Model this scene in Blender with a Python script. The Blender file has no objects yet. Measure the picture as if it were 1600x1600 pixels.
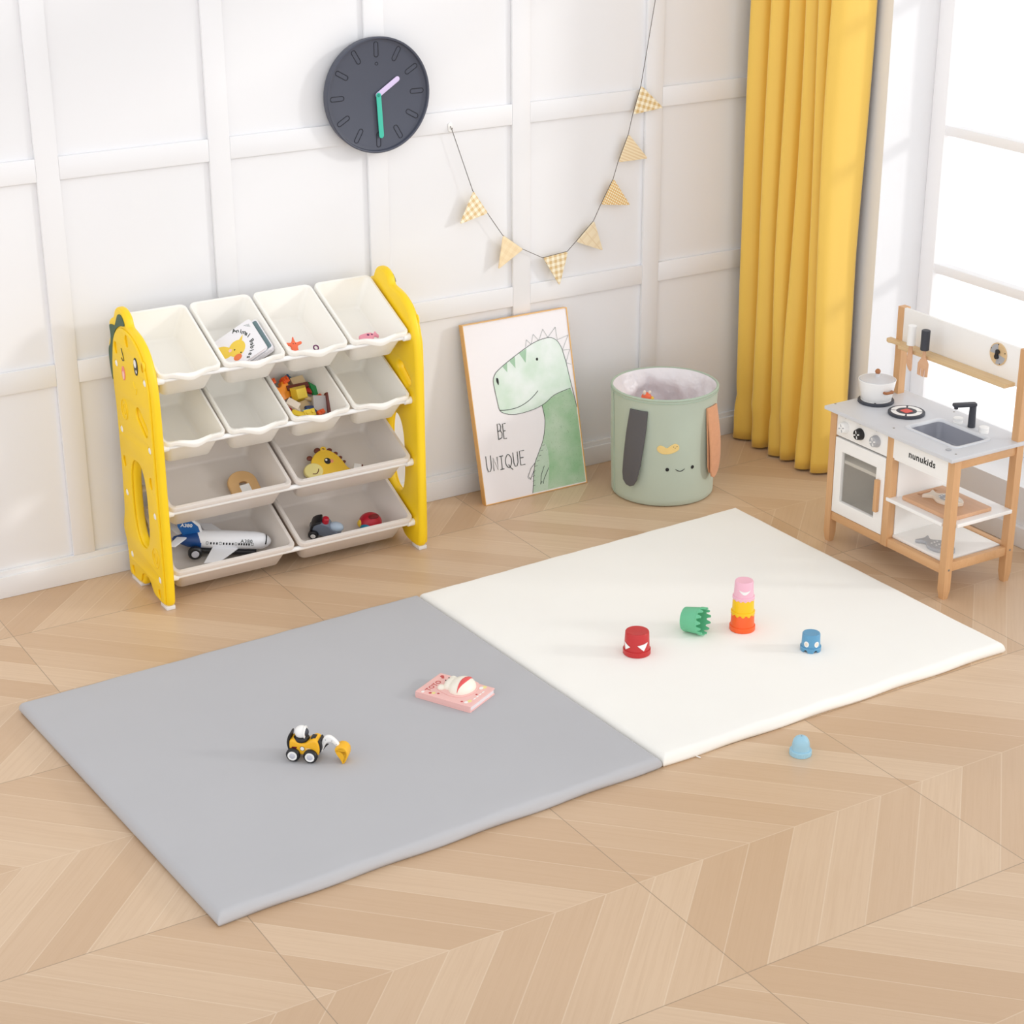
import bpy, bmesh, math, random
from mathutils import Vector, Matrix
random.seed(7)
PI = math.pi
SC = bpy.context.scene
COL = SC.collection

# ------------------------------------------------------------------ materials
def s2l(c):
    c = c / 255.0
    return c / 12.92 if c <= 0.04045 else ((c + 0.055) / 1.055) ** 2.4
def lin(rgb): return (s2l(rgb[0]), s2l(rgb[1]), s2l(rgb[2]), 1.0)

def mat(name, rgb, rough=0.5, var=0.03, scale=30.0, bump=0.0, bscale=300.0, metal=0.0, sheen=0.0, stretch=None, sss=0.0, spec=0.5):
    m = bpy.data.materials.new(name); m.use_nodes = True
    nt = m.node_tree; N = nt.nodes; L = nt.links
    b = N['Principled BSDF']
    b.inputs['Roughness'].default_value = rough
    b.inputs['Metallic'].default_value = metal
    b.inputs['Specular IOR Level'].default_value = spec
    if sheen: b.inputs['Sheen Weight'].default_value = sheen; b.inputs['Sheen Roughness'].default_value = 0.4
    if sss:
        b.inputs['Subsurface Weight'].default_value = sss
        b.inputs['Subsurface Radius'].default_value = (0.02, 0.018, 0.015)
    tc = N.new('ShaderNodeTexCoord'); mp = N.new('ShaderNodeMapping')
    if stretch: mp.inputs['Scale'].default_value = stretch
    L.new(tc.outputs['Object'], mp.inputs['Vector'])
    no = N.new('ShaderNodeTexNoise'); no.inputs['Scale'].default_value = scale; no.inputs['Detail'].default_value = 4
    L.new(mp.outputs['Vector'], no.inputs['Vector'])
    mx = N.new('ShaderNodeMix'); mx.data_type = 'RGBA'
    c = lin(rgb)
    mx.inputs[6].default_value = tuple(min(1, v * (1 - var)) for v in c[:3]) + (1,)
    mx.inputs[7].default_value = tuple(min(1, v * (1 + var)) for v in c[:3]) + (1,)
    L.new(no.outputs['Fac'], mx.inputs[0]); L.new(mx.outputs[2], b.inputs['Base Color'])
    if bump:
        n2 = N.new('ShaderNodeTexNoise'); n2.inputs['Scale'].default_value = bscale; n2.inputs['Detail'].default_value = 3
        L.new(mp.outputs['Vector'], n2.inputs['Vector'])
        bp = N.new('ShaderNodeBump'); bp.inputs['Strength'].default_value = bump; bp.inputs['Distance'].default_value = 0.002
        L.new(n2.outputs['Fac'], bp.inputs['Height']); L.new(bp.outputs['Normal'], b.inputs['Normal'])
    return m

class NG:
    """tiny math-node helper"""
    def __init__(s, nt): s.nt = nt
    def val(s, sock, v):
        if hasattr(v, 'is_output'): s.nt.links.new(v, sock)
        else: sock.default_value = v
    def m(s, op, a, b=0.0, c=0.0):
        n = s.nt.nodes.new('ShaderNodeMath'); n.operation = op
        s.val(n.inputs[0], a)
        if len(n.inputs) > 1: s.val(n.inputs[1], b)
        if len(n.inputs) > 2: s.val(n.inputs[2], c)
        return n.outputs[0]
    def mix(s, f, a, b):
        n = s.nt.nodes.new('ShaderNodeMix'); n.data_type = 'RGBA'
        s.val(n.inputs[0], f); s.val(n.inputs[6], a); s.val(n.inputs[7], b)
        return n.outputs[2]

def floor_material():
    m = bpy.data.materials.new('chevron_oak'); m.use_nodes = True
    nt = m.node_tree; N = nt.nodes; L = nt.links; g = NG(nt); b = N['Principled BSDF']
    tc = N.new('ShaderNodeTexCoord'); sp = N.new('ShaderNodeSeparateXYZ'); L.new(tc.outputs['Object'], sp.inputs[0])
    x, y = sp.outputs[0], sp.outputs[1]
    H = 0.3877
    yy = g.m('ADD', y, 2.2195 + 40 * H)            # spine lines at even multiples of H
    t = g.m('PINGPONG', yy, H)
    row = g.m('FLOOR', g.m('DIVIDE', yy, H))
    w = 0.79 / 6
    u = g.m('DIVIDE', g.m('ADD', g.m('ADD', x, t), 40 * w - 1.869), w)
    pid = g.m('FLOOR', u); fr = g.m('FRACT', u)
    dseam = g.m('MULTIPLY', g.m('SUBTRACT', 0.5, g.m('ABSOLUTE', g.m('SUBTRACT', fr, 0.5))), w * 0.7071)
    jx = g.m('FRACT', g.m('DIVIDE', g.m('ADD', x, 10 * 0.79 - 0.375), 0.79))
    dj = g.m('MULTIPLY', g.m('SUBTRACT', 0.5, g.m('ABSOLUTE', g.m('SUBTRACT', jx, 0.5))), 0.79)
    djl = g.m('SUBTRACT', H, t)
    tile = g.m('FLOOR', g.m('DIVIDE', g.m('ADD', x, 10 * 0.79 - 0.375), 0.79))
    cv = N.new('ShaderNodeCombineXYZ'); L.new(pid, cv.inputs[0]); L.new(row, cv.inputs[1]); L.new(tile, cv.inputs[2])
    wn = N.new('ShaderNodeTexWhiteNoise'); wn.noise_dimensions = '3D'; L.new(cv.outputs[0], wn.inputs['Vector'])
    # grain runs along each plank
    gv = N.new('ShaderNodeCombineXYZ')
    L.new(g.m('ADD', g.m('MULTIPLY', t, 3.2), g.m('MULTIPLY', wn.outputs['Value'], 37.0)), gv.inputs[0])
    L.new(g.m('MULTIPLY', u, w * 55), gv.inputs[1]); L.new(g.m('MULTIPLY', row, 3.7), gv.inputs[2])
    n1 = N.new('ShaderNodeTexNoise'); n1.inputs['Scale'].default_value = 1.6; n1.inputs['Detail'].default_value = 5; n1.inputs['Distortion'].default_value = 0.6
    L.new(gv.outputs[0], n1.inputs['Vector'])
    n2 = N.new('ShaderNodeTexNoise'); n2.inputs['Scale'].default_value = 9; n2.inputs['Detail'].default_value = 3
    L.new(gv.outputs[0], n2.inputs['Vector'])
    base = g.mix(wn.outputs['Value'], lin((219, 191, 160)), lin((203, 170, 136)))
    gr = g.m('MULTIPLY', g.m('SUBTRACT', n1.outputs['Fac'], 0.42), 1.5)
    c1 = g.mix(g.m('MAXIMUM', g.m('MULTIPLY', gr, 0.55), 0.0), base, lin((192, 156, 120)))
    c2 = g.mix(g.m('MULTIPLY', g.m('GREATER_THAN', n2.outputs['Fac'], 0.6), 0.06), c1, lin((182, 145, 108)))
    light = g.m('MULTIPLY', g.m('LESS_THAN', g.m('MINIMUM', dseam, t), 0.0013), 0.32)  # V-groove highlights put into the colour as pale seam and spine lines
    c3 = g.mix(light, c2, lin((240, 222, 198)))
    dark = g.m('MULTIPLY', g.m('LESS_THAN', g.m('MINIMUM', dj, djl), 0.0012), 0.75)
    c4 = g.mix(dark, c3, lin((150, 128, 105)))
    L.new(c4, b.inputs['Base Color'])
    b.inputs['Roughness'].default_value = 0.40; b.inputs['Specular IOR Level'].default_value = 0.75
    bp = N.new('ShaderNodeBump'); bp.inputs['Strength'].default_value = 0.25; bp.inputs['Distance'].default_value = 0.001
    grv = g.m('LESS_THAN', g.m('MINIMUM', g.m('MINIMUM', dseam, t), g.m('MINIMUM', dj, djl)), 0.0016)
    L.new(g.m('SUBTRACT', 1.0, grv), bp.inputs['Height']); L.new(bp.outputs['Normal'], b.inputs['Normal'])
    return m

def wood_material(name, a, c, rough=0.45, axis=2, freq=90):
    m = bpy.data.materials.new(name); m.use_nodes = True
    nt = m.node_tree; N = nt.nodes; L = nt.links; g = NG(nt); b = N['Principled BSDF']
    tc = N.new('ShaderNodeTexCoord'); mp = N.new('ShaderNodeMapping'); L.new(tc.outputs['Object'], mp.inputs[0])
    sc = [freq, freq, freq]; sc[axis] = 5; mp.inputs['Scale'].default_value = sc
    no = N.new('ShaderNodeTexNoise'); no.inputs['Scale'].default_value = 1.0; no.inputs['Detail'].default_value = 4; no.inputs['Distortion'].default_value = 0.8
    L.new(mp.outputs[0], no.inputs['Vector'])
    L.new(g.mix(no.outputs['Fac'], lin(a), lin(c)), b.inputs['Base Color'])
    b.inputs['Roughness'].default_value = rough
    return m

def pattern_material(name, kind, a, c, scale):
    """printed pattern on a wooden pennant, laid out in the pennant's own plane"""
    m = bpy.data.materials.new(name); m.use_nodes = True
    nt = m.node_tree; N = nt.nodes; L = nt.links; g = NG(nt); b = N['Principled BSDF']
    uv = N.new('ShaderNodeUVMap'); uv.uv_map = 'UVMap'; sp = N.new('ShaderNodeSeparateXYZ'); L.new(uv.outputs[0], sp.inputs[0])
    fx = g.m('FRACT', g.m('MULTIPLY', sp.outputs[0], scale)); fy = g.m('FRACT', g.m('MULTIPLY', sp.outputs[1], scale))
    if kind == 'check':
        f = g.m('MULTIPLY', g.m('ADD', g.m('GREATER_THAN', fx, 0.5), g.m('GREATER_THAN', fy, 0.5)), 0.5)
    elif kind == 'dots':
        dx = g.m('SUBTRACT', fx, 0.5); dy = g.m('SUBTRACT', fy, 0.5)
        d2 = g.m('ADD', g.m('MULTIPLY', dx, dx), g.m('MULTIPLY', dy, dy))
        f = g.m('GREATER_THAN', d2, 0.1)
    elif kind == 'stripe':
        f = g.m('GREATER_THAN', fx, 0.55)
    else:
        f = g.m('MAXIMUM', g.m('LESS_THAN', fx, 0.1), g.m('MULTIPLY', g.m('LESS_THAN', fy, 0.35), 0.5))
    L.new(g.mix(f, lin(a), lin(c)), b.inputs['Base Color']); b.inputs['Roughness'].default_value = 0.6
    return m

def watercolour(name, a, c, speck=None):
    m = bpy.data.materials.new(name); m.use_nodes = True
    nt = m.node_tree; N = nt.nodes; L = nt.links; g = NG(nt); b = N['Principled BSDF']
    tc = N.new('ShaderNodeTexCoord')
    no = N.new('ShaderNodeTexNoise'); no.inputs['Scale'].default_value = 9; no.inputs['Detail'].default_value = 5; L.new(tc.outputs['Object'], no.inputs['Vector'])
    f = g.m('MINIMUM', g.m('MAXIMUM', g.m('MULTIPLY', g.m('SUBTRACT', no.outputs['Fac'], 0.36), 3.2), 0.0), 1.0)
    col = g.mix(f, lin(a), lin(c))
    if speck:
        vo = N.new('ShaderNodeTexNoise'); vo.inputs['Scale'].default_value = 260; L.new(tc.outputs['Object'], vo.inputs['Vector'])
        col = g.mix(g.m('MULTIPLY', g.m('GREATER_THAN', vo.outputs['Fac'], 0.66), 0.5), col, lin(speck))
    L.new(col, b.inputs['Base Color']); b.inputs['Roughness'].default_value = 0.35
    return m

def glass_material(name, tint=(255, 255, 255), refl=0.08):
    m = bpy.data.materials.new(name); m.use_nodes = True
    nt = m.node_tree; N = nt.nodes; L = nt.links
    for n in list(N):
        if n.type == 'BSDF_PRINCIPLED': N.remove(n)
    tr = N.new('ShaderNodeBsdfTransparent'); tr.inputs[0].default_value = lin(tint)
    gl = N.new('ShaderNodeBsdfGlossy'); gl.inputs['Roughness'].default_value = 0.05
    lw = N.new('ShaderNodeLayerWeight'); lw.inputs['Blend'].default_value = 0.25
    g = NG(nt); mx = N.new('ShaderNodeMixShader')
    L.new(g.m('ADD', g.m('MULTIPLY', lw.outputs['Fresnel'], 0.12), refl * 0.3), mx.inputs[0])
    L.new(tr.outputs[0], mx.inputs[1]); L.new(gl.outputs[0], mx.inputs[2]); L.new(mx.outputs[0], N['Material Output'].inputs[0])
    return m

M = {}
M['wall'] = mat('white_wall_paint', (235, 235, 237), 0.55, 0.008, 3)
M['trim'] = mat('white_trim_paint', (236, 236, 238), 0.45, 0.006, 3)
M['frame_white'] = mat('white_window_frame', (248, 247, 248), 0.4, 0.01, 5)
M['floor'] = floor_material()
M['glass'] = glass_material('window_glass')
M['yellow'] = mat('yellow_moulded_plastic', (250, 210, 20), 0.42, 0.03, 12, 0.05, 500)
M['yellow_face'] = mat('yellow_moulded_plastic_face', (250, 212, 24), 0.45, 0.03, 12, 0.05, 500)
M['crest'] = mat('dark_green_sticker', (62, 92, 72), 0.5, 0.04)
M['black'] = mat('black_plastic', (28, 28, 32), 0.4, 0.1)
M['white'] = mat('white_plastic', (246, 245, 243), 0.35, 0.01)
M['pinkmouth'] = mat('coral_pink_sticker', (240, 140, 130), 0.5, 0.03)
M['lightpink'] = mat('pale_pink_sticker', (250, 205, 195), 0.5, 0.03)
M['bin_cream'] = mat('cream_white_bin_plastic', (247, 244, 237), 0.35, 0.01, 8, sss=0.0)
M['bin_grey'] = mat('pale_grey_bin_plastic', (227, 219, 212), 0.33, 0.01, 8)
M['foot'] = mat('white_foot_cap', (230, 228, 226), 0.5, 0.02)
M['mat_grey'] = mat('grey_mat_fabric', (188, 188, 191), 0.85, 0.02, 5, 0.12, 900, spec=0.25)
M['mat_cream'] = mat('cream_mat_fabric', (250, 248, 242), 0.85, 0.012, 5, 0.1, 900, spec=0.25)
M['curtain'] = mat('mustard_curtain_fabric', (240, 198, 88), 0.5, 0.05, 14, 0.15, 700, sheen=0.35, stretch=(1, 1, 0.15))
M['beech'] = wood_material('beech_wood', (222, 178, 132), (205, 156, 108), 0.45, 2)
M['beech_y'] = wood_material('beech_wood_rail', (222, 178, 132), (205, 156, 108), 0.45, 1)
M['pine'] = wood_material('pale_pine_wood', (228, 200, 158), (210, 176, 128), 0.5, 1)
M['board'] = wood_material('chopping_board_wood', (226, 182, 146), (208, 160, 122), 0.5, 1, 60)
M['walnut'] = wood_material('walnut_wood', (182, 120, 74), (150, 92, 54), 0.45, 1)
M['kit_white'] = mat('white_lacquered_board', (246, 244, 241), 0.4, 0.008)
M['kit_grey'] = mat('pale_grey_worktop', (212, 213, 217), 0.4, 0.012)
M['mid_grey'] = mat('mid_grey_lacquer', (176, 177, 181), 0.45, 0.02)
M['sink'] = mat('grey_sink_plastic', (154, 156, 166), 0.4, 0.02)
M['sinkrim'] = mat('light_grey_sink_rim', (222, 224, 228), 0.4, 0.015)
M['anthracite'] = mat('anthracite_lacquer', (58, 61, 70), 0.5, 0.05)
M['ovenglass'] = mat('smoky_oven_pane', (222, 218, 211), 0.15, 0.01)
def _smoky(m, f):
    nt = m.node_tree; b = nt.nodes['Principled BSDF']; tr = nt.nodes.new('ShaderNodeBsdfTransparent'); mx = nt.nodes.new('ShaderNodeMixShader'); mx.inputs[0].default_value = f
    tr.inputs[0].default_value = (.93, .92, .90, 1); nt.links.new(tr.outputs[0], mx.inputs[1]); nt.links.new(b.outputs[0], mx.inputs[2]); nt.links.new(mx.outputs[0], nt.nodes['Material Output'].inputs[0])
_smoky(M['ovenglass'], .20)
M['oven_in'] = mat('oven_interior_board', (214, 208, 200), 0.6, 0.02)
M['lid'] = mat('light_grey_lid', (212, 212, 215), 0.35, 0.015)
M['red'] = mat('red_paint', (228, 92, 84), 0.5, 0.03)
M['clock'] = mat('slate_clock_plastic', (72, 76, 90), 0.5, 0.03)
M['clock_dark'] = mat('dark_slate_groove', (36, 38, 48), 0.6, 0.05)
M['lilac'] = mat('lilac_clock_hand', (216, 200, 236), 0.5, 0.02)
M['teal'] = mat('teal_clock_hand', (64, 190, 166), 0.45, 0.03)
M['teal_dark'] = mat('dark_teal_hub', (24, 150, 126), 0.45, 0.03)
M['string'] = mat('dark_string', (96, 88, 84), 0.8, 0.1)
M['ply'] = mat('plywood_edge', (226, 190, 140), 0.6, 0.05, 60)
M['gold'] = mat('gold_picture_frame', (234, 186, 118), 0.35, 0.04, 20, metal=0.35)
M['paper'] = mat('white_print_paper', (243, 240, 243), 0.3, 0.008)
M['dino_head'] = watercolour('mint_watercolour', (234, 243, 240), (206, 229, 211))
M['dino_neck'] = watercolour('green_watercolour', (194, 216, 192), (152, 196, 152), (128, 160, 124))
M['dino_belly'] = watercolour('pale_belly_watercolour', (205, 222, 205), (188, 212, 190), (150, 180, 150))
M['dino_stripe'] = watercolour('stripe_watercolour', (170, 205, 178), (150, 190, 158))
M['ink'] = mat('dark_ink', (60, 66, 62), 0.6, 0.05)
M['ink_soft'] = mat('grey_pencil', (150, 160, 158), 0.6, 0.05)
M['ink_black'] = mat('black_ink', (22, 22, 24), 0.6, 0.05)
M['sage'] = mat('sage_green_canvas', (183, 194, 178), 0.8, 0.03, 8, 0.2, 700, sheen=0.2)
M['sage_rim'] = mat('sage_green_binding', (176, 192, 174), 0.8, 0.03, 8, 0.2, 700)
M['lining'] = mat('silvery_white_lining', (238, 234, 237), 0.35, 0.02, 10, 1.0, 14)
for _n in M['lining'].node_tree.nodes:
    if _n.type == 'BUMP': _n.inputs['Distance'].default_value = .012
M['strap_grey'] = mat('charcoal_strap', (92, 90, 92), 0.8, 0.03, 8, 0.2, 800)
M['corduroy'] = mat('peach_corduroy_strap', (216, 156, 116), 0.85, 0.08, 60, 0.5, 500, sheen=0.3)
M['peanut'] = mat('yellow_felt_patch', (236, 206, 136), 0.85, 0.04, 40, 0.2, 700)
M['steel'] = mat('dull_steel', (150, 146, 140), 0.4, 0.05, metal=0.6)
COLS = dict(t_red=(196, 44, 46), t_orange=(250, 100, 38), t_yellow=(252, 200, 20), t_pink=(246, 190, 208), t_green=(108, 196, 150),
    t_green_in=(60, 160, 110), t_blue=(96, 158, 196), t_pale_blue=(162, 206, 226), b_orange=(246, 150, 34), b_dorange=(238, 96, 34),
    b_blue=(42, 84, 130), b_navy=(38, 56, 100), b_tan=(226, 200, 156), b_brown=(112, 52, 42), b_yellow=(238, 204, 56), b_red=(196, 40, 36),
    b_green=(36, 140, 74), b_grey=(190, 184, 182), b_sky=(130, 196, 232), b_white=(236, 222, 204), book_pink=(242, 192, 186), book_page=(244, 236, 238),
    star=(244, 112, 70), duck=(244, 208, 74), beak=(240, 124, 66), teal_book=(112, 136, 140), purple=(110, 40, 96), pinkfish=(244, 160, 180),
    wood_tan=(214, 172, 118), giraffe=(244, 200, 64), giraffe_nose=(240, 226, 150), brown=(110, 54, 40), plane_white=(236, 237, 241),
    plane_blue=(22, 96, 170), plane_navy=(16, 66, 130), tank_grey=(116, 126, 142), tank_light=(178, 196, 214), ball_red=(186, 24, 46), ball_blue=(34, 130, 164),
    robot_yellow=(246, 184, 30), bunny=(246, 240, 226), bunny_red=(226, 88, 88), hub=(200, 200, 210), deepred=(120, 20, 30), text_red=(196, 70, 70), cheek=(240, 150, 120))
for k, v in COLS.items(): M[k] = mat(k.replace('t_', 'toy_').replace('b_', 'brick_'), v, 0.4, 0.025)

# ------------------------------------------------------------------ mesh helpers
def frame(o, ex=(1, 0, 0), ey=(0, 1, 0)):
    ex = Vector(ex).normalized(); ez = ex.cross(Vector(ey)).normalized(); ey = ez.cross(ex)
    m = Matrix((ex, ey, ez)).transposed().to_4x4(); m.translation = Vector(o); return m
def rotz(o, a): return Matrix.Translation(Vector(o)) @ Matrix.Rotation(a, 4, 'Z')
ID = Matrix.Identity(4)
WORLD = {}

def catmull(p, n=6, closed=True):
    out = []; L = len(p)
    for i in range(L if closed else L - 1):
        g = (lambda k: p[k % L]) if closed else (lambda k: p[min(max(k, 0), L - 1)])
        a, b, c, e = g(i - 1), g(i), g(i + 1), g(i + 2)
        for k in range(n):
            t = k / n
            out.append(tuple(0.5 * (2 * b[j] + (c[j] - a[j]) * t + (2 * a[j] - 5 * b[j] + 4 * c[j] - e[j]) * t * t + (3 * b[j] - a[j] - 3 * c[j] + e[j]) * t ** 3) for j in range(len(b))))
    if not closed: out.append(tuple(p[-1]))
    return out
def circle(cx, cy, r, n=24, ry=None, a0=0.0):
    ry = ry or r
    return [(cx + r * math.cos(a0 + 2 * PI * k / n), cy + ry * math.sin(a0 + 2 * PI * k / n)) for k in range(n)]
def rrect(hx, hy, r, n=4, cx=0, cy=0):
    o = []
    for sx, sy, a in ((1, 1, 0), (-1, 1, PI / 2), (-1, -1, PI), (1, -1, 1.5 * PI)):
        for k in range(n + 1):
            t = a + PI / 2 * k / n
            o.append((cx + sx * (hx - r) + r * math.cos(t), cy + sy * (hy - r) + r * math.sin(t)))
    return o
def capsule(a, b, r, n=7):
    a = Vector(a); b = Vector(b); t = math.atan2(b.y - a.y, b.x - a.x); o = []
    for k in range(n + 1):
        q = t - PI / 2 + PI * k / n; o.append((b.x + r * math.cos(q), b.y + r * math.sin(q)))
    for k in range(n + 1):
        q = t + PI / 2 + PI * k / n; o.append((a.x + r * math.cos(q), a.y + r * math.sin(q)))
    return o

def letters(mb, fr, name, material, parent):
    """split a lettering mesh into one part per character"""
    bm = mb.bm; bmesh.ops.remove_doubles(bm, verts=bm.verts, dist=1e-7); inv = fr.inverted(); seen = set(); isl = []
    bm.verts.ensure_lookup_table()
    for v in bm.verts:
        if v.index in seen: continue
        st = [v]; comp = []; seen.add(v.index)
        while st:
            q = st.pop(); comp.append(q)
            for e in q.link_edges:
                o = e.other_vert(q)
                if o.index not in seen: seen.add(o.index); st.append(o)
        xs = [(inv @ q.co) for q in comp]; isl.append([min(p.x for p in xs), max(p.x for p in xs), min(p.y for p in xs), max(p.y for p in xs), comp])
    isl.sort(key=lambda i: i[0]); grp = []
    for i in isl:
        for g in grp:
            if min(i[1], g[1]) - max(i[0], g[0]) > .35 * min(i[1] - i[0], g[1] - g[0]) and i[2] < g[3] + .02 and i[3] > g[2] - .02:
                g[0] = min(g[0], i[0]); g[1] = max(g[1], i[1]); g[2] = min(g[2], i[2]); g[3] = max(g[3], i[3]); g[4] += i[4]; break
        else: grp.append(i)
    for g in grp:
        n = MB(); mp = {v.index: k for k, v in enumerate(g[4])}
        n.add([tuple(v.co) for v in g[4]], [[mp[v.index] for v in f.verts] for f in {f for v in g[4] for f in v.link_faces}])
        n.build(name, material, parent)
    bm.free()
class MB:
    def __init__(s): s.bm = bmesh.new()
    def add(s, verts, faces, m=ID):
        vs = [s.bm.verts.new(m @ Vector(v)) for v in verts]
        for f in faces:
            try: s.bm.faces.new([vs[i] for i in f])
            except ValueError: pass
        return s
    def box(s, x0, x1, y0, y1, z0, z1, bev=0.0015, m=ID, seg=2):
        if x0 > x1: x0, x1 = x1, x0
        if y0 > y1: y0, y1 = y1, y0
        t = bmesh.new(); bmesh.ops.create_cube(t, size=1)
        for v in t.verts: v.co = Vector((x0 + (v.co.x + .5) * (x1 - x0), y0 + (v.co.y + .5) * (y1 - y0), z0 + (v.co.z + .5) * (z1 - z0)))
        if bev: bmesh.ops.bevel(t, geom=list(t.edges) + list(t.verts), offset=min(bev, .45 * min(x1 - x0, y1 - y0, z1 - z0)), segments=seg, affect='EDGES', profile=.5)
        return s.join(t, m)
    def join(s, t, m=ID):
        me = bpy.data.meshes.new('tmp'); t.to_mesh(me); t.free(); me.transform(m); s.bm.from_mesh(me); bpy.data.meshes.remove(me); return s
    def loft(s, loops, m=ID, cap0=True, cap1=True, closed=True):
        n = len(loops[0]); V = [v for l in loops for v in l]; F = []
        for i in range(len(loops) - 1):
            for k in range(n if closed else n - 1):
                a = i * n + k; b = i * n + (k + 1) % n
                F.append((a, b, b + n, a + n))
        if cap0: F.append(tuple(range(n - 1, -1, -1)))
        if cap1: F.append(tuple((len(loops) - 1) * n + k for k in range(n)))
        return s.add(V, F, m)
    def lathe(s, prof, m=ID, seg=40):
        loops = []; 
        for r, z in prof: loops.append([(max(r, 1e-5) * math.cos(2 * PI * k / seg), max(r, 1e-5) * math.sin(2 * PI * k / seg), z) for k in range(seg)])
        return s.loft(loops, m)
    def cyl(s, a, b, r, r2=None, seg=24, bev=0.0):
        a = Vector(a); b = Vector(b); d = b - a; h = d.length
        q = Vector((0, 0, 1)).rotation_difference(d.normalized()).to_matrix().to_4x4(); q.translation = a
        r2 = r if r2 is None else r2; bev = min(bev, h * .4)
        p = [(r - bev, 0), (r, bev), (r2, h - bev), (r2 - bev, h)] if bev else [(r, 0), (r2, h)]
        return s.lathe(p, q, seg)
    def sphere(s, c, r, sc=(1, 1, 1), m=ID, u=24, v=14):
        t = bmesh.new(); bmesh.ops.create_uvsphere(t, u_segments=u, v_segments=v, radius=r)
        for w in t.verts: w.co = Vector((w.co.x * sc[0] + c[0], w.co.y * sc[1] + c[1], w.co.z * sc[2] + c[2]))
        return s.join(t, m)
    def tube(s, pts, r, m=ID, seg=8, closed=False):
        P = [Vector(p) for p in pts]; n = len(P); loops = []; up = None
        for i in range(n):
            a = P[(i - 1) % n] if closed or i > 0 else P[i]; b = P[(i + 1) % n] if closed or i < n - 1 else P[i]
            d = (b - a).normalized()
            if up is None: up = Vector((0, 0, 1)) if abs(d.z) < .9 else Vector((1, 0, 0))
            x = d.cross(up).normalized(); up = x.cross(d).normalized()
            loops.append([tuple(P[i] + x * r * math.cos(2 * PI * k / seg) + up * r * math.sin(2 * PI * k / seg)) for k in range(seg)])
        if closed: loops.append(loops[0]); return s.loft(loops, m, False, False)
        return s.loft(loops, m)
    def plate(s, outer, h, m=ID, holes=(), bev=0.0, res=2):
        """flat shape with holes, z 0..h in m's frame, rounded rim"""
        cu = bpy.data.curves.new('tmp', 'CURVE'); cu.dimensions = '2D'; cu.fill_mode = 'BOTH'
        for L in [outer] + list(holes):
            sp = cu.splines.new('POLY'); sp.points.add(len(L) - 1); sp.use_cyclic_u = True
            for p, q in zip(sp.points, L): p.co = (q[0], q[1], 0, 1)
        bev = min(bev, h * .49); cu.extrude = h / 2 - bev; cu.bevel_depth = bev; cu.bevel_resolution = res; cu.offset = -bev
        return s._curve(cu, Matrix.Translation((0, 0, h / 2)), m)
    def text(s, body, size, h, m=ID, off=0.0, align='CENTER', space=1.0):
        cu = bpy.data.curves.new('tmp', 'FONT'); cu.body = body; cu.size = size; cu.extrude = h / 2; cu.offset = off
        cu.align_x = align; cu.align_y = 'CENTER'; cu.space_character = space; cu.resolution_u = 3
        return s._curve(cu, Matrix.Translation((0, 0, h / 2)), m)
    def _curve(s, cu, t, m):
        o = bpy.data.objects.new('tmp', cu); COL.objects.link(o)
        dg = bpy.context.evaluated_depsgraph_get(); dg.update()
        me = bpy.data.meshes.new_from_object(o.evaluated_get(dg)); me.transform(m @ t); s.bm.from_mesh(me)
        bpy.data.objects.remove(o); bpy.data.curves.remove(cu); bpy.data.meshes.remove(me); return s
    def ribbon(s, pts, w, h, m=ID, closed=False):
        """pen stroke: flat line of width w"""
        P = [Vector(p) for p in pts]; n = len(P); A = []; B = []
        for i in range(n):
            a = P[(i - 1) % n] if closed or i > 0 else P[i]; b = P[(i + 1) % n] if closed or i < n - 1 else P[i]
            d = (b - a); d = d.normalized() if d.length else Vector((1, 0)); nn = Vector((-d.y, d.x)) * w / 2
            A.append(P[i] + nn); B.append(P[i] - nn)
        loops = [[(a.x, a.y, 0), (b.x, b.y, 0), (b.x, b.y, h), (a.x, a.y, h)] for a, b in zip(A, B)]
        if closed: loops.append(loops[0]); return s.loft(loops, m, False, False)
        return s.loft(loops, m)
    def build(s, name, material, parent=None, smooth=35, kind=None):
        bm = s.bm; bmesh.ops.remove_doubles(bm, verts=bm.verts, dist=1e-6); bmesh.ops.recalc_face_normals(bm, faces=bm.faces)
        me = bpy.data.meshes.new(name)
        if parent is not None: W = WORLD[parent.name]
        else:
            xs = [v.co.x for v in bm.verts]; ys = [v.co.y for v in bm.verts]; zs = [v.co.z for v in bm.verts]
            W = Matrix.Translation(((min(xs) + max(xs)) / 2, (min(ys) + max(ys)) / 2, min(zs)))
            if kind == 'structure': W = ID
        bm.to_mesh(me); bm.free(); me.transform(W.inverted())
        for p in me.polygons: p.use_smooth = True
        me.set_sharp_from_angle(angle=math.radians(smooth))
        for mt in (material if isinstance(material, (list, tuple)) else [material]): me.materials.append(mt)
        o = bpy.data.objects.new(name, me); COL.objects.link(o)
        if parent is not None: o.parent = parent
        else: o.matrix_world = W
        if kind: o['kind'] = kind
        WORLD[o.name] = W
        return o
def tag(o, label, cat, group=None):
    o['label'] = label; o['category'] = cat
    if group: o['group'] = group
    return o
def thing(name, label, cat, loc, group=None):
    o = bpy.data.objects.new(name, None); COL.objects.link(o); o.location = loc; o.empty_display_size = .05
    WORLD[o.name] = Matrix.Translation(Vector(loc)); return tag(o, label, cat, group)

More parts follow.
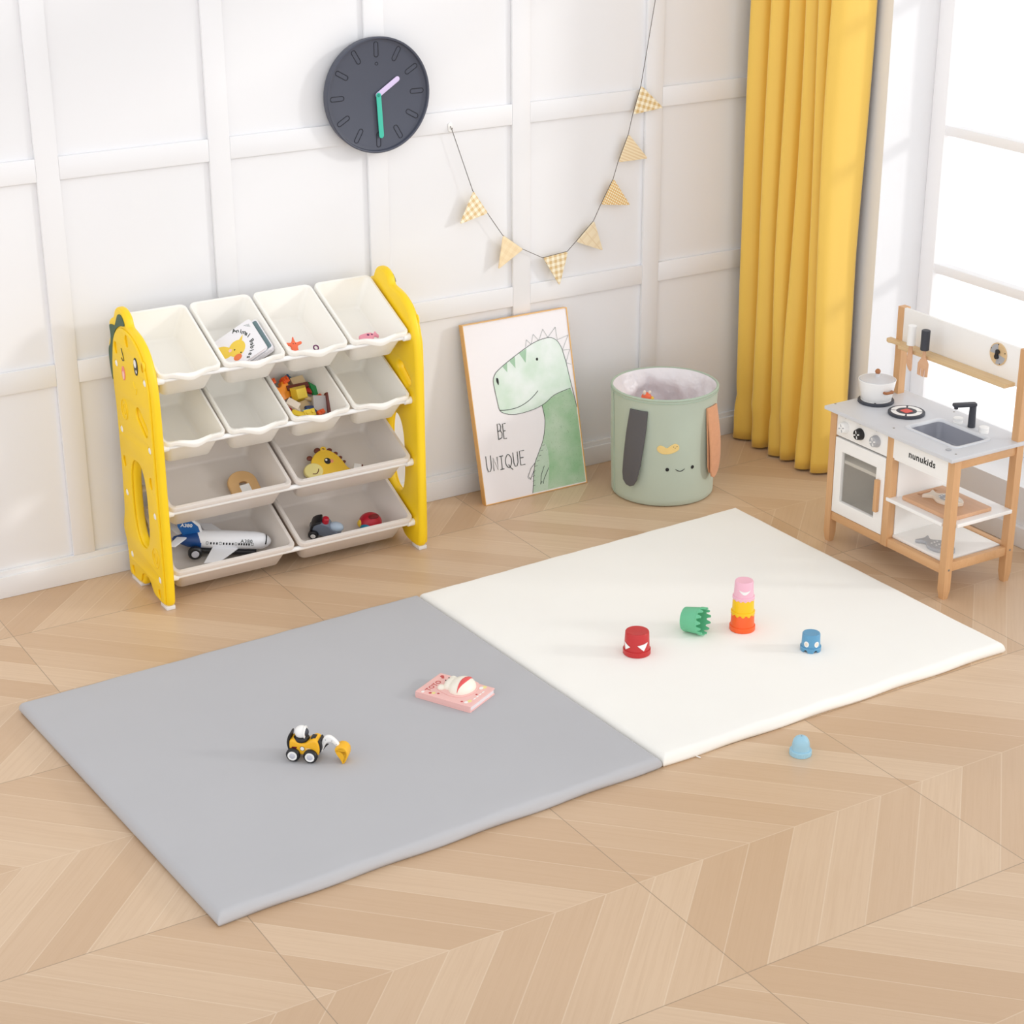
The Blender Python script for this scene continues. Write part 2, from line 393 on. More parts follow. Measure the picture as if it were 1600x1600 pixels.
#@@ROOM
# ------------------------------------------------------------------ room
ZTOP = 2.7
XR = 3.25; XW = 3.445
MB().box(-2.2, 3.6, -6.0, 0.1, -0.06, 0.0, 0).build('floor', M['floor'], kind='structure')
MB().box(-2.2, 3.6, 0.0, 0.1, 0.0, ZTOP, 0).build('wall_back', M['wall'], kind='structure')
x0, dx, bw = 0.65494, 0.51196, 0.06616
ti = 0
vx = [x0 + dx * k for k in range(-5, 6)]
for x in vx:
    ti += 1; MB().box(x, min(x + bw, XR), -0.012, 0.0, 0.083, ZTOP, 0.002).build('trim_%d' % ti, M['trim'], kind='structure')
for zb, zt in ((0.61475, 0.68008), (1.20613, 1.27059), (1.80, 1.865), (2.39, 2.455)):
    for i in range(len(vx) - 1):
        ti += 1; MB().box(vx[i] + bw, vx[i + 1], -0.0115, 0.0, zb, zt, 0.002).build('trim_%d' % ti, M['trim'], kind='structure')
b = MB(); b.box(-2.2, XR, -0.012, 0, 0.0, 0.083, 0.002); b.box(-2.2, XR, -0.020, -0.011, 0.0, 0.067, 0.003); b.build('baseboard_back', M['trim'], kind='structure')
WY0, WY1, ZS, ZH = -0.557, -4.6, 0.188, 2.45
b = MB()
b.box(XR, XW + .05, WY0, 0.1, 0, ZTOP, 0); b.box(XR, XW + .05, WY1, WY0, 0, ZS, 0); b.box(XR, XW + .05, WY1, WY0, ZH, ZTOP, 0)
b.box(XR, XW + .05, -6.0, WY1, 0, ZTOP, 0)
b.build('wall_right', M['wall'], kind='structure')
MB().box(XR - .018, XR + .001, -6.0, -0.02, 0, 0.066, 0.003).build('baseboard_right', M['trim'], kind='structure')
f = MB(); d0, d1 = XW, XW + .045
f.box(d0, d1, WY0 - .066, WY0, ZS, ZH, .003); f.box(d0, d1, WY1, WY1 + .066, ZS, ZH, .003)
f.box(d0, d1, WY1, WY0, ZS, ZS + .05, .003); f.box(d0, d1, WY1, WY0, ZH - .05, ZH, .003)
for z in (.688, 1.143, 1.60, 2.05): f.box(d0 + .004, d1 - .004, WY1, WY0, z, z + .031, .002)
for y in (-1.85, -3.15): f.box(d0 + .002, d1 - .002, y - .03, y + .03, ZS, ZH, .002)
win = f.build('window_1', M['frame_white'], kind='structure')
MB().box(XW + .020, XW + .024, WY1 + .03, WY0 - .03, ZS + .02, ZH - .02, 0).build('window_pane', M['glass'], win)

#@@MAT
# ------------------------------------------------------------------ folding play mat
def mat_panel(A, B, C, D, material, parent, T=.032, seed=1):
    """A back-left, B back-right, C front-right, D front-left on the floor"""
    A, B, C, D = (Vector(p + (0,)) for p in (A, B, C, D)); rnd = random.Random(seed)
    R = .020
    e = [0, .0006, .0018, .0036, .0064, .010, .014, .020]
    L = 1.19
    ss = [k / L for k in e] + [.05 + .9 * k / 40 for k in range(41)] + [1 - k / L for k in reversed(e)]
    n = len(ss); ph = [rnd.uniform(0, 6.28) for _ in range(8)]
    V = []; F = []
    def hgt(s, t):
        d = min(s, 1 - s, t, 1 - t) * L; q = min(d / R, 1)
        h = .009 + (T - .009) * math.sqrt(max(0, 1 - (1 - q) ** 2.4))
        w = .0007 * math.sin(19 * s + 7 * t + ph[0]) * math.sin(5 * t + ph[1]) + .0006 * math.sin(11 * t - 9 * s + ph[2])
        edge = math.exp(-d / .05) * .0012 * (math.sin(60 * s + ph[3]) * math.sin(23 * t + ph[4]) + math.sin(47 * t + ph[5]) * math.sin(31 * s + ph[6]))
        return h + (w + edge) * q
    for t in ss:
        for s in ss:
            p = (A * (1 - s) + B * s) * (1 - t) + (D * (1 - s) + C * s) * t
            wob = .0022 * math.sin(26 * s + ph[7]) if t in (0, 1) else 0
            V.append((p.x, p.y + wob, hgt(s, t)))
    for j in range(n - 1):
        for i in range(n - 1): a = j * n + i; F.append((a, a + 1, a + n + 1, a + n))
    ring = [i for i in range(n)] + [j * n + n - 1 for j in range(1, n)] + [(n - 1) * n + i for i in range(n - 2, -1, -1)] + [j * n for j in range(n - 2, 0, -1)]
    base = len(V); cen = (A + B + C + D) / 4
    for k in ring:
        v = Vector(V[k]); q = cen + (v - cen) * .991; V.append((q.x, q.y, .0008))
    m = len(ring)
    for k in range(m): F.append((ring[k], ring[(k + 1) % m], base + (k + 1) % m, base + k))
    F.append(tuple(base + k for k in range(m)))
    b = MB(); b.add(V, F); return b.build('mat_panel', material, parent, 60)
pm = thing('folding_play_mat', 'large two-panel folding floor mat, one half grey and one half cream', 'play mat', (1.47, -1.27, 0))
g1 = mat_panel((.247, -.728), (1.4525, -.684), (1.4985, -1.842), (.303, -1.892), M['mat_grey'], pm, seed=3); g1['label'] = 'grey fabric half of the mat'
c1 = mat_panel((1.4555, -.684), (2.650, -.638), (2.668, -1.824), (1.502, -1.842), M['mat_cream'], pm, seed=5); c1['label'] = 'cream fabric half of the mat'
zp = MB(); zp.box(-.002, .002, -.018, 0, .0, .0015, .0006, m=rotz((1.603, -1.8335, .002), .35)); zp.build('zip_pull', M['white'], pm)

#@@SHELF
# ------------------------------------------------------------------ toy storage shelf with tilted bins
shelf = thing('toy_storage_shelf', 'yellow dinosaur-shaped four-tier toy storage rack against the white panelled wall', 'storage rack', (1.236, -.21, 0))
PROF = [(-.345, .011), (-.358, .04), (-.362, .15), (-.362, .30), (-.362, .52), (-.360, .62), (-.352, .69), (-.334, .738), (-.306, .775), (-.265, .800), (-.222, .812),
        (-.203, .818), (-.193, .838), (-.168, .855), (-.138, .858), (-.114, .848), (-.100, .828), (-.092, .815), (-.078, .813), (-.060, .802), (-.057, .782), (-.061, .762),
        (-.046, .742), (-.037, .72), (-.034, .68), (-.042, .635), (-.060, .61), (-.066, .56), (-.068, .46), (-.068, .38), (-.064, .30), (-.058, .215), (-.038, .175), (-.036, .152),
        (-.055, .125), (-.062, .07), (-.064, .013), (-.10, .009), (-.150, .009), (-.172, .016), (-.185, .040), (-.212, .050), (-.235, .040), (-.258, .018), (-.30, .009)]
outl = catmull([(-y, z) for y, z in PROF], 4)
def inset(poly, dd):
    n = len(poly); o = []; area = sum(poly[i][0] * poly[(i + 1) % n][1] - poly[(i + 1) % n][0] * poly[i][1] for i in range(n)); sg = 1 if area > 0 else -1
    for i in range(n):
        a = Vector(poly[i - 2]); c = Vector(poly[(i + 2) % n]); d = (c - a).normalized()
        o.append((poly[i][0] - sg * d.y * dd, poly[i][1] + sg * d.x * dd))
    return o
FACE = [(-.338, .02), (-.350, .05), (-.350, .30), (-.350, .62), (-.341, .69), (-.323, .735), (-.295, .770), (-.25, .795), (-.20, .806), (-.16, .803), (-.125, .786), (-.10, .758), (-.085, .72),
        (-.073, .67), (-.072, .61), (-.078, .55), (-.080, .38), (-.076, .30), (-.070, .22), (-.052, .165), (-.068, .12), (-.074, .07), (-.076, .024), (-.11, .020), (-.150, .020), (-.165, .028), (-.178, .052), (-.212, .063), (-.243, .052), (-.268, .026), (-.30, .02)]
face = catmull([(-y, z) for y, z in FACE], 4)
def supell(cx, cy, a, b, n=36, e=.75, tilt=0):
    o = []
    for k in range(n):
        t = 2 * PI * k / n; c, s = math.cos(t), math.sin(t)
        px = a * math.copysign(abs(c) ** e, c); py = b * math.copysign(abs(s) ** e, s)
        o.append((cx + px + tilt * py, cy + py))
    return o
big = supell(.212, .285, .056, .128)
slot = capsule((.258, .574), (.302, .541), .018)
CAPS = [(-.107, .686), (-.325, .686), (-.106, .486), (-.323, .486), (-.105, .288), (-.322, .286), (-.103, .089), (-.322, .087)]
DIM = [(-.207, .777, .013, .018), (-.113, .734, .013, .018), (-.320, .731, .011, .017), (-.109, .388, .012, .017), (-.313, .383, .012, .018), (-.105, .040, .011, .014), (-.312, .040, .011, .014)]
def side_panel(xin, out_dir):
    """xin = x of the inner face; out_dir -1 faces left, +1 faces right"""
    ex = (0, -1, 0) if out_dir < 0 else (0, 1, 0)
    flip = (lambda L: L) if out_dir < 0 else (lambda L: [(-p[0], p[1]) for p in L])
    fr = frame((xin, 0, 0), ex, (0, 0, 1))
    b = MB(); b.plate(flip(outl), .027, fr, [flip(big), flip(slot)], .010, 3)
    holes = [flip(inset(big, -.006)), flip(capsule((.258, .574), (.302, .541), .022))] + [flip(circle(-y, z, rx, 20, ry)) for y, z, rx, ry in DIM] + [flip(circle(-y, z, .0105, 20)) for y, z in CAPS]
    fo = frame((xin + out_dir * .0285, 0, 0), ex, (0, 0, 1))
    b.plate(flip(face), .0062, frame((xin + out_dir * .0263, 0, 0), ex, (0, 0, 1)), holes, .0020, 2)
    for cy, cz in ((-.147, .558), (-.306, .151)):
        for r in (.024, .012): b.tube([(p[0], p[1], .0045) for p in flip(circle(-cy, cz, r, 28, r * 1.25))], .0018, fo, 6, True)
    return b, fo, flip
b, fo, flip = side_panel(.835, -1); pl = b.build('side_panel', M['yellow'], shelf, 40); pl['label'] = 'left yellow side panel with winking dinosaur face'
b2, fo2, flip2 = side_panel(1.638, 1); pr = b2.build('side_panel', M['yellow'], shelf, 40)
crest = [(-.143, .836), (-.166, .842), (-.183, .832), (-.190, .816), (-.158, .809), (-.118, .788), (-.093, .755), (-.077, .715), (-.066, .665), (-.062, .625), (-.052, .640), (-.045, .68), (-.048, .715), (-.068, .738), (-.073, .765), (-.070, .790), (-.095, .797), (-.115, .800)]
for fr_, fl_, p_ in ((fo, flip, pl), (fo2, flip2, pr)):
    MB().plate(fl_(catmull([(-y, z) for y, z in crest], 3)), .0040, fr_ @ Matrix.Translation((0, 0, -.0025))).build('crest', M['crest'], p_)
    up = frame(fr_ @ Vector((0, 0, .0042)), fr_.col[0].xyz, (0, 0, 1))
    MB().plate(fl_(circle(.270, .720, .0155, 24, .026)), .001, up).build('eye', M['black'], p_)
    e2 = MB(); e2.plate(fl_(circle(.267, .728, .009, 20, .012)), .0016, up); e2.plate(fl_(circle(.273, .706, .004, 14, .005)), .0016, up); e2.build('eye_highlight', M['white'], p_)
    MB().ribbon(fl_([(.162, .745), (.172, .728), (.178, .713), (.168, .710), (.158, .716)]), .0035, .001, up).build('winking_eye', M['black'], p_)
    MB().plate(fl_(circle(.165, .672, .013, 22, .021)), .001, up).build('mouth', M['pinkmouth'], p_)
    MB().plate(fl_(circle(.166, .667, .007, 18, .012)), .0016, up).build('tongue', M['lightpink'], p_)
    MB().tube([(q[0], q[1], .004) for q in fl_(catmull([(.238, .668), (.248, .650), (.262, .652), (.256, .636), (.244, .632)], 4, False))], .0018, fr_, 6).build('moulded_arm', M['yellow_face'], p_)
    for y, z in CAPS:
        MB().lathe([(.0098, 0), (.0098, .0025), (.008, .0038), (.0001, .0042)], Matrix.Translation(fr_ @ Vector((fl_([(-y, z)])[0][0], z, .0))) @ fr_.to_3x3().to_4x4(), 20).build('rod_cap', M['white'], p_)
for xa, xb in ((.806, .834), (1.639, 1.667)):
    for ya, yb in ((-.352, -.305), (-.150, -.075)): MB().box(xa, xb, ya, yb, 0, .0125, .0025).build('foot', M['foot'], shelf)
for y, z in CAPS:
    r = MB(); r.cyl((.833, y, z), (1.640, y, z), .0075, seg=16)
    r.cyl((1.614, y, z), (1.639, y, z), .0115, seg=18, bev=.002); r.cyl((.834, y, z), (.859, y, z), .0115, seg=18, bev=.002)
    r.build('support_rod', M['white'], shelf)

TA = math.radians(25)
E1 = Vector((0, math.cos(TA), math.sin(TA))); EN = Vector((0, -math.sin(TA), math.cos(TA)))
ROWZ = [.703, .503, .304, .105]; LIPY = -.341
def binframe(row, xc):
    """origin at the front lip middle; x right, y up the slope, z out of the opening"""
    return frame((xc, LIPY, ROWZ[row]), (1, 0, 0), E1)
BL = .283; BD = .103
def make_bin(hw, wavy, rimw):
    b = MB(); hl = BL / 2
    def loop(ix, iy, z, r, wave=0.0, skirt=False):
        L = rrect(hw - ix, hl - iy, r, 6, 0, hl); o = []
        for x, y in L: 
            zz = z
            o.append((x, y, zz))
        return o
    def dense(L, z, wave):
        # subdivide the front edge so it can wave
        o = []; n = len(L)
        for i in range(n):
            a = L[i]; c = L[(i + 1) % n]; o.append(a)
            if abs(c[0] - a[0]) > hw * .9:
                for k in range(1, 24): t = k / 24; o.append(tuple(a[j] + (c[j] - a[j]) * t for j in range(3)))
        if wave:
            q = []
            for x, y, zz in o:
                front = max(0.0, 1 - y / .03); s = x / hw
                wv = -.010 * math.exp(-(s / .34) ** 2) + .003 * math.exp(-((abs(s) - .62) / .16) ** 2)
                q.append((x, y - front * (.010 * math.exp(-(s / .4) ** 2)), zz + wave * front * wv))
            o = q
        return o
    w = 1.0 if wavy else 0.0; tp = .020
    spec = [(.0, .0, -.014, .020, w), (.0, .0, -.003, .020, w), (.002, .002, 0, .019, w), (rimw - .002, rimw - .002, 0, .016, w * .7), (rimw, rimw, -.003, .016, w * .5), (rimw + tp * .9, rimw + tp * .9, -BD + .008, .018, 0), (rimw + tp + .006, rimw + tp + .006, -BD, .014, 0)]
    b.loft([dense(loop(*s[:4]), s[2], s[4]) for s in spec], cap0=False)
    spec = [(.0, .0, -.014, .020, w), (.003, .003, -.014, .018, w), (rimw - .003, rimw - .003, -.006, .018, w * .5), (rimw + tp * .9 - .003, rimw + tp * .9 - .003, -BD + .005, .020, 0), (rimw + tp + .003, rimw + tp + .003, -BD - .003, .016, 0)]
    b.loft([dense(loop(*s[:4]), s[2], s[4]) for s in spec], cap0=False)
    return b
def bin_object(kind, row, xc, label, group):
    b = make_bin(.0955 if kind == 'small' else .194, kind == 'small', .010 if kind == 'small' else .013)
    o = b.build('storage_bin', M['bin_cream'] if kind == 'small' else M['bin_grey'], None, 50)
    # the mesh was built around its own lip: move it onto the rods
    o.matrix_world = binframe(row, xc) @ o.matrix_world
    return tag(o, label, 'storage bin', group)
SXC = [.9365, 1.1365, 1.3365, 1.5365]; LXC = [1.0365, 1.4365]
L0 = ['empty small cream bin at the left end of the top tier, beside the dinosaur face', 'small cream bin holding the picture books on the top tier', 'small cream bin holding the orange star figure on the top tier', 'small cream bin holding the pink fish at the right end of the top tier']
L1 = ['empty small cream bin at the left end of the second tier', 'empty small cream bin just left of the bin of toy bricks', 'small cream bin full of coloured toy bricks on the second tier', 'empty small cream bin at the right end of the second tier']
L2 = ['wide pale grey bin holding the round wooden toy on the third tier', 'wide pale grey bin holding the giraffe head on the third tier', 'wide pale grey bin holding the toy aeroplane on the bottom tier', 'wide pale grey bin holding the grey toy vehicle and red ball on the bottom tier']
for k in range(4): bin_object('small', 0, SXC[k], L0[k], 'small cream bins on the upper tiers')
for k in range(4): bin_object('small', 1, SXC[k], L1[k], 'small cream bins on the upper tiers')
for k in range(4): bin_object('large', 2 + k // 2, LXC[k % 2], L2[k], 'wide pale grey bins on the lower tiers')

#@@CONTENTS
# ------------------------------------------------------------------ things in the bins
def inbin(row, xc, u, v, w, a=0.0):
    """frame on the bin floor: u across from bin middle, v up the slope from the lip, w above the floor"""
    f = binframe(row, xc); f = f @ Matrix.Translation((u, v, -BD + w)) @ Matrix.Rotation(a, 4, 'Z'); return f
# picture books leaning on the front wall of the second bin
def board_book(frm, w, h, t, cover, label, group, deco=None):
    bk = thing('board_book', label, 'book', frm.translation, group)
    c = MB(); c.plate(rrect(w / 2, h / 2, .010), .0022, frm, (), .0006); c.plate(rrect(w / 2, h / 2, .010), .0022, frm @ Matrix.Translation((0, 0, t - .0022)), (), .0006); c.build('cover', cover, bk)
    p = MB(); p.plate(rrect(w / 2 - .0015, h / 2 - .0015, .009), t - .0046, frm @ Matrix.Translation((0, 0, .0023)), (), .0003); p.build('pages', M['book_page'], bk)
    if deco: deco(bk, frm @ Matrix.Translation((0, 0, t)))
    return bk
def duck(bk, f):
    d = MB(); d.plate([tuple(Matrix.Rotation(.7, 2) @ Vector(q) + Vector((-.042, .010))) for q in circle(0, 0, .021, 28, .030)], .0006, f)
    d.plate([tuple(Matrix.Rotation(-.75, 2) @ Vector(q) + Vector((-.001, -.006))) for q in circle(0, 0, .026, 28, .029)], .0009, f); d.plate([(.016, .016), (.034, .026), (.024, .010)], .0008, f); d.build('duck_picture', M['duck'], bk)
    MB().plate(circle(-.012, -.036, .013, 20, .0105), .0013, f).build('duck_beak', M['beak'], bk)
    e = MB(); e.plate(circle(-.009, -.006, .0024, 10), .0013, f); e.plate(circle(.003, -.028, .0024, 10), .0013, f); e.build('duck_eye', M['ink_black'], bk)
    MB().plate(circle(-.021, .001, .0055, 14), .0013, f).build('duck_cheek', M['lightpink'], bk)
    MB().plate([(-.070, .030), (-.058, .034), (-.056, .016), (-.066, .012)], .0008, f).build('blue_feather', M['teal_book'], bk)
    t = MB(); s = 'Animal Babies'
    for i, ch in enumerate(s):
        if ch == ' ': continue
        a = math.radians(56 - i * 9.6); t.text(ch, .019, .0006, f @ Matrix.Translation((-.020 + .068 * math.cos(a), .0 + .068 * math.sin(a), 0)) @ Matrix.Rotation(a - PI / 2 + .35, 4, 'Z'), .0004)
    t.build('title_lettering', M['ink'], bk)
    s = MB()
    for k in range(3): s.ribbon([(.050 + .004 * k, .052 - .005 * k), (.066, .046 - .005 * k)], .0012, .0005, f)
    s.build('small_print', M['ink_soft'], bk)
LE = math.radians(35)
def bookframe(u, h): return binframe(0, SXC[1]) @ Matrix.Translation((u, .114, -BD + h)) @ Matrix.Rotation(-LE, 4, 'Y')
board_book(bookframe(-.002, .0480), .150, .130, .011, M['paper'], 'white board book with a yellow duck on its cover, in front of two more books', 'picture books in the top bin', duck)
def slate(bk, f): MB().plate(rrect(.066, .059, .006), .0006, f).build('slate_cover_panel', M['teal_book'], bk)
board_book(bookframe(.0225, .0500), .138, .132, .0065, M['paper'], 'board book with a slate grey cover between two other books', 'picture books in the top bin', slate)
board_book(bookframe(.0275, .0440), .134, .132, .0060, M['paper'], 'plain white board book at the bottom of the leaning pile', 'picture books in the top bin')

def star_toy():
    f = inbin(0, SXC[2], -.030, .100, .034, -.10) @ Matrix.Rotation(math.radians(38), 4, 'X')
    t = thing('star_figure', 'small orange star-shaped toy figure in the third bin of the top tier', 'toy', f.translation)
    pts = [(0, .027), (.006, .010), (.022, .012), (.024, .004), (.011, -.003), (.013, -.028), (.004, -.032), (-.010, -.030), (-.010, -.003), (-.024, .004), (-.022, .011), (-.007, .011)]
    MB().plate(catmull(pts, 4), .010, f, (), .003).build('body', M['star'], t)
    e = MB(); e.plate(circle(-.003, .006, .0016, 10), .0104, f); e.plate(circle(.004, .006, .0016, 10), .0104, f); e.build('eye', M['deepred'], t)
star_toy()
f = inbin(0, SXC[2], .030, .074, .036, .1) @ Matrix.Rotation(math.radians(25), 4, 'X')
t = thing('ring_charm', 'tiny white toy piece with a purple ring beside the orange star figure', 'toy', f.translation)
b = MB(); b.tube([(p[0], p[1], .003) for p in circle(0, 0, .0075, 24)], .0022, f, 8, True); b.build('ring', M['purple'], t)
b = MB(); b.box(-.040, -.010, -.010, .003, 0, .004, .001, f); b.build('tab', M['white'], t)
f = inbin(0, SXC[3], .012, .088, .024, .15)
t = thing('toy_fish', 'small pink toy fish lying in the right end bin of the top tier', 'toy', f.translation)
MB().plate(catmull([(-.030, .0), (-.026, .012), (-.008, .014), (.012, .012), (.022, .004), (.030, .011), (.031, -.012), (.021, -.005), (.008, -.014), (-.02, -.013)], 4), .012, f, (), .004).build('body', M['pinkfish'], t)
e = MB(); e.plate(circle(.0, .003, .004, 14), .0126, f); e.plate(circle(.012, .0, .003, 12), .0126, f); e.build('spots', M['purple'], t)

# toy bricks
BK = 'toy bricks in the second tier bin'
def brick(u, v, w, a, tilt, sx, sy, sz, m, label, studs=(2, 1), roll=0.0, extra=None):
    f = inbin(1, SXC[2], u, v, w) @ Matrix.Rotation(a, 4, 'Z') @ Matrix.Rotation(tilt, 4, 'X') @ Matrix.Rotation(roll, 4, 'Y')
    b = MB()
    if extra == 'wedge':
        b.loft([[(-sx / 2, -sy / 2, 0), (sx / 2, -sy / 2, 0), (sx / 2, sy / 2, 0), (-sx / 2, sy / 2, 0)], [(-sx / 3.2, -sy / 3.2, sz), (sx / 3.2, -sy / 3.2, sz), (sx / 3.2, sy / 3.2, sz), (-sx / 3.2, sy / 3.2, sz)]], f)
    elif extra == 'tri':
        b.plate([(-sx / 2, -sy / 2), (sx / 2, -sy / 2), (0, sy / 2)], sz, f, (), .002)
    elif extra == 'arch':
        b.plate([(-sx / 2, -sy / 2), (sx / 2, -sy / 2), (sx / 2, sy / 2), (sx / 5, sy / 2)] + [(sx / 5 * math.cos(q), sy / 2 - sx / 5 * math.sin(q)) for q in (.5, 1, 1.57, 2.1, 2.6)] + [(-sx / 5, sy / 2), (-sx / 2, sy / 2)], sz, f, (), .002)
    elif extra == 'curve':
        b.plate([(-sx / 2, -sy / 2)] + [(-sx / 2 + sx * math.sin(q), -sy / 2 + sy * math.cos(q)) for q in [PI / 2 * k / 8 for k in range(8, -1, -1)]], sz, f, (), .002)
    else: b.box(-sx / 2, sx / 2, -sy / 2, sy / 2, 0, sz, .0012, f)
    nx, ny = studs
    for i in range(nx):
        for j in range(ny): b.lathe([(.0042, 0), (.0042, .0035), (.0036, .0042), (.0001, .0042)], f @ Matrix.Translation(((i - (nx - 1) / 2) * sx / max(nx, 1), (j - (ny - 1) / 2) * sy / max(ny, 1), sz)), 14)
    o = b.build('toy_brick', m, None, 35); return tag(o, label, 'toy brick', BK)
Bk = M
brick(-.044, .196, .022, .35, .6, .064, .052, .022, Bk['b_orange'], 'big orange arched toy brick at the back left of the brick bin', (0, 0), 0, 'arch')
brick(-.022, .220, .040, .3, .4, .022, .020, .022, Bk['b_dorange'], 'small deep orange studded brick on top of the arched orange brick', (2, 1))
brick(-.064, .222, .042, .2, .5, .016, .016, .026, Bk['b_dorange'], 'small deep orange upright brick in the back left corner', (1, 1))
brick(-.008, .236, .026, .5, .3, .034, .022, .016, Bk['b_blue'], 'blue studded brick at the very back of the brick bin', (3, 2))
brick(.026, .222, .022, .1, .3, .044, .030, .020, Bk['b_tan'], 'large tan brick at the back right of the brick bin', (0, 0))
brick(.014, .196, .030, .05, .3, .074, .016, .014, Bk['b_brown'], 'dark brown roof ridge brick above the yellow wedge', (0, 0), .05)
brick(.010, .170, .030, .05, .75, .052, .046, .022, Bk['b_yellow'], 'yellow wedge brick in the middle of the brick bin', (0, 0), 0, 'wedge')
brick(.050, .186, .016, -.6, .4, .046, .014, .014, Bk['b_red'], 'red bar brick under the right end of the brown ridge', (0, 0))
brick(.062, .184, .024, .6, .5, .046, .050, .012, Bk['b_green'], 'green triangular brick at the right of the brick bin', (0, 0), 0, 'tri')
brick(.068, .150, .020, .3, .4, .020, .014, .012, Bk['b_dorange'], 'small orange brick below the green triangle', (1, 1))
brick(-.048, .138, .012, -.5, .3, .040, .024, .016, Bk['b_red'], 'red brick at the left wall of the brick bin', (2, 1))
brick(-.030, .128, .030, -.9, .4, .040, .022, .018, Bk['b_white'], 'cream printed face brick leaning at the left', (0, 0), .2)
brick(-.028, .100, .018, 1.4, .2, .034, .018, .016, Bk['b_white'], 'cream plain brick just below the printed face brick', (1, 1))
brick(.004, .128, .004, .2, .2, .050, .040, .016, Bk['b_tan'], 'flat tan brick under the yellow wedge', (0, 0))
brick(.034, .146, .020, -.7, .3, .036, .010, .012, Bk['b_tan'], 'narrow tan slatted brick beside the yellow wedge', (0, 0))
brick(-.002, .092, .016, .1, .2, .022, .018, .018, Bk['b_sky'], 'small sky blue brick near the front of the brick bin', (1, 1))
brick(.028, .098, .016, .05, .55, .052, .042, .016, Bk['b_navy'], 'navy blue curved brick at the front of the brick bin', (0, 0), 0, 'curve')
brick(.050, .112, .024, -.25, .6, .044, .056, .018, Bk['b_grey'], 'large grey arched wall brick at the front right', (0, 0), .1)
brick(.0745, .108, .030, -.2, .6, .013, .062, .020, Bk['b_brown'], 'brown half-round brick at the right front of the brick bin', (0, 0), .1)
brick(-.034, .078, .034, -.7, .3, .042, .016, .014, Bk['b_yellow'], 'yellow bar brick at the front left of the brick bin', (0, 0))
brick(-.004, .074, .036, .05, .5, .036, .022, .016, Bk['b_yellow'], 'yellow framed brick at the front lip of the bin', (2, 1))
brick(.034, .070, .034, .25, .3, .024, .014, .012, Bk['b_dorange'], 'small red-orange brick at the front lip of the bin', (1, 1))

# round wooden camera-like toy
f = inbin(2, LXC[0], .092, .108, .012, .1) @ Matrix.Rotation(math.radians(18), 4, 'X')
t = thing('wooden_shape_toy', 'round-topped wooden toy with a white square, in the third tier bin', 'toy', f.translation)
arc = [(-.047, -.05)] + [(.047, -.05)] + [(.047 * math.cos(q), .012 + .040 * math.sin(q)) for q in [PI * k / 16 for k in range(17)]]
MB().plate(arc, .012, f, [circle(0, .010, .013, 18, .006)], .003).build('body', M['wood_tan'], t)
MB().plate(rrect(.016, .014, .002, 3, 0, -.010), .0135, f).build('square_label', M['white'], t)
MB().tube([(p[0], p[1], .010) for p in [(x * .96, y * .96) for x, y in arc[2:]]], .0012, f, 6).build('painted_rim', M['b_tan'], t)

# giraffe head
f = inbin(2, LXC[1], -.024, .138, .016, .02) @ Matrix.Rotation(math.radians(20), 4, 'X')
t = thing('giraffe_head_toy', 'flat yellow giraffe head toy lying in the right third tier bin', 'toy', f.translation)
hd = [(-.055, -.050), (-.055, -.012), (-.040, .018), (-.012, .036), (.014, .036), (.036, .020), (.050, -.004), (.058, -.030), (.062, -.055)]
MB().plate(catmull(hd, 5), .010, f, (), .003).build('head', M['giraffe'], t)
MB().plate(circle(-.052, -.024, .031, 30, .026), .013, f, (), .004).build('muzzle', M['giraffe_nose'], t)
for x, y, r in ((-.046, .022, .009), (-.012, .041, .011), (.026, .033, .009), (.041, .018, .008), (.051, .002, .007), (.058, -.014, .006)):
    MB().plate(circle(x, y, r, 16, r * .8), .008, f @ Matrix.Translation((0, 0, -.001)), (), .002).build('mane_tuft', M['brown'], t)
e = MB(); e.plate(circle(.006, .040, .010, 20, .008), .0108, f, [circle(.006, .040, .004, 14)], .001); e.build('ear', M['giraffe'], t)
MB().plate(circle(.004, -.002, .0105, 22), .0106, f).build('eye', M['black'], t)
MB().plate(circle(.001, .002, .0035, 12), .0111, f).build('eye_highlight', M['white'], t)
MB().plate(circle(.017, -.005, .006, 16), .0106, f).build('cheek', M['cheek'], t)
MB().ribbon(catmull([(-.060, -.034), (-.048, -.036), (-.038, -.028), (-.036, -.022)], 4, False), .0028, .0135, f).build('nostril_line', M['brown'], t)
f = inbin(2, LXC[1], .058, .082, .012, -.5)
t = thing('toy_block', 'small white and brown toy block half hidden beside the giraffe head', 'toy', f.translation)
MB().box(-.012, .012, -.012, .012, 0, .018, .002, f).build('body', M['white'], t)
MB().box(.012, .017, -.012, .012, .001, .017, .001, f).build('dark_side', M['brown'], t)

# toy aeroplane
hdg = math.atan2(-.074, .211)
f = inbin(3, LXC[0], .040, .128, .048, hdg) @ Matrix.Rotation(math.radians(-14), 4, 'X')
pa = thing('toy_aeroplane', 'white toy aeroplane with a blue tail lying in the bottom left bin', 'toy aeroplane', f.translation)
ax = f @ Matrix.Rotation(PI / 2, 4, 'Y')
fu = MB(); prof = [(.0001, -.110), (.020, -.106), (.0275, -.09), (.0282, -.04), (.0282, .045), (.0272, .075), (.024, .098), (.016, .114), (.007, .122), (.0001, .124)]
fu.lathe(prof, ax, 32); fu.build('fuselage', M['plane_white'], pa)
tl = MB(); tl.lathe([(.0001, -.172), (.008, -.168), (.021, -.128), (.0278, -.096), (.0281, -.088)], f @ Matrix.Translation((0, 0, -.004)) @ Matrix.Rotation(PI / 2, 4, 'Y'), 28); tl.build('tail_cone', M['plane_navy'], pa)
fin = MB(); fv = frame(f @ Vector((0, .004, 0)), f.col[0].xyz, f.col[2].xyz)
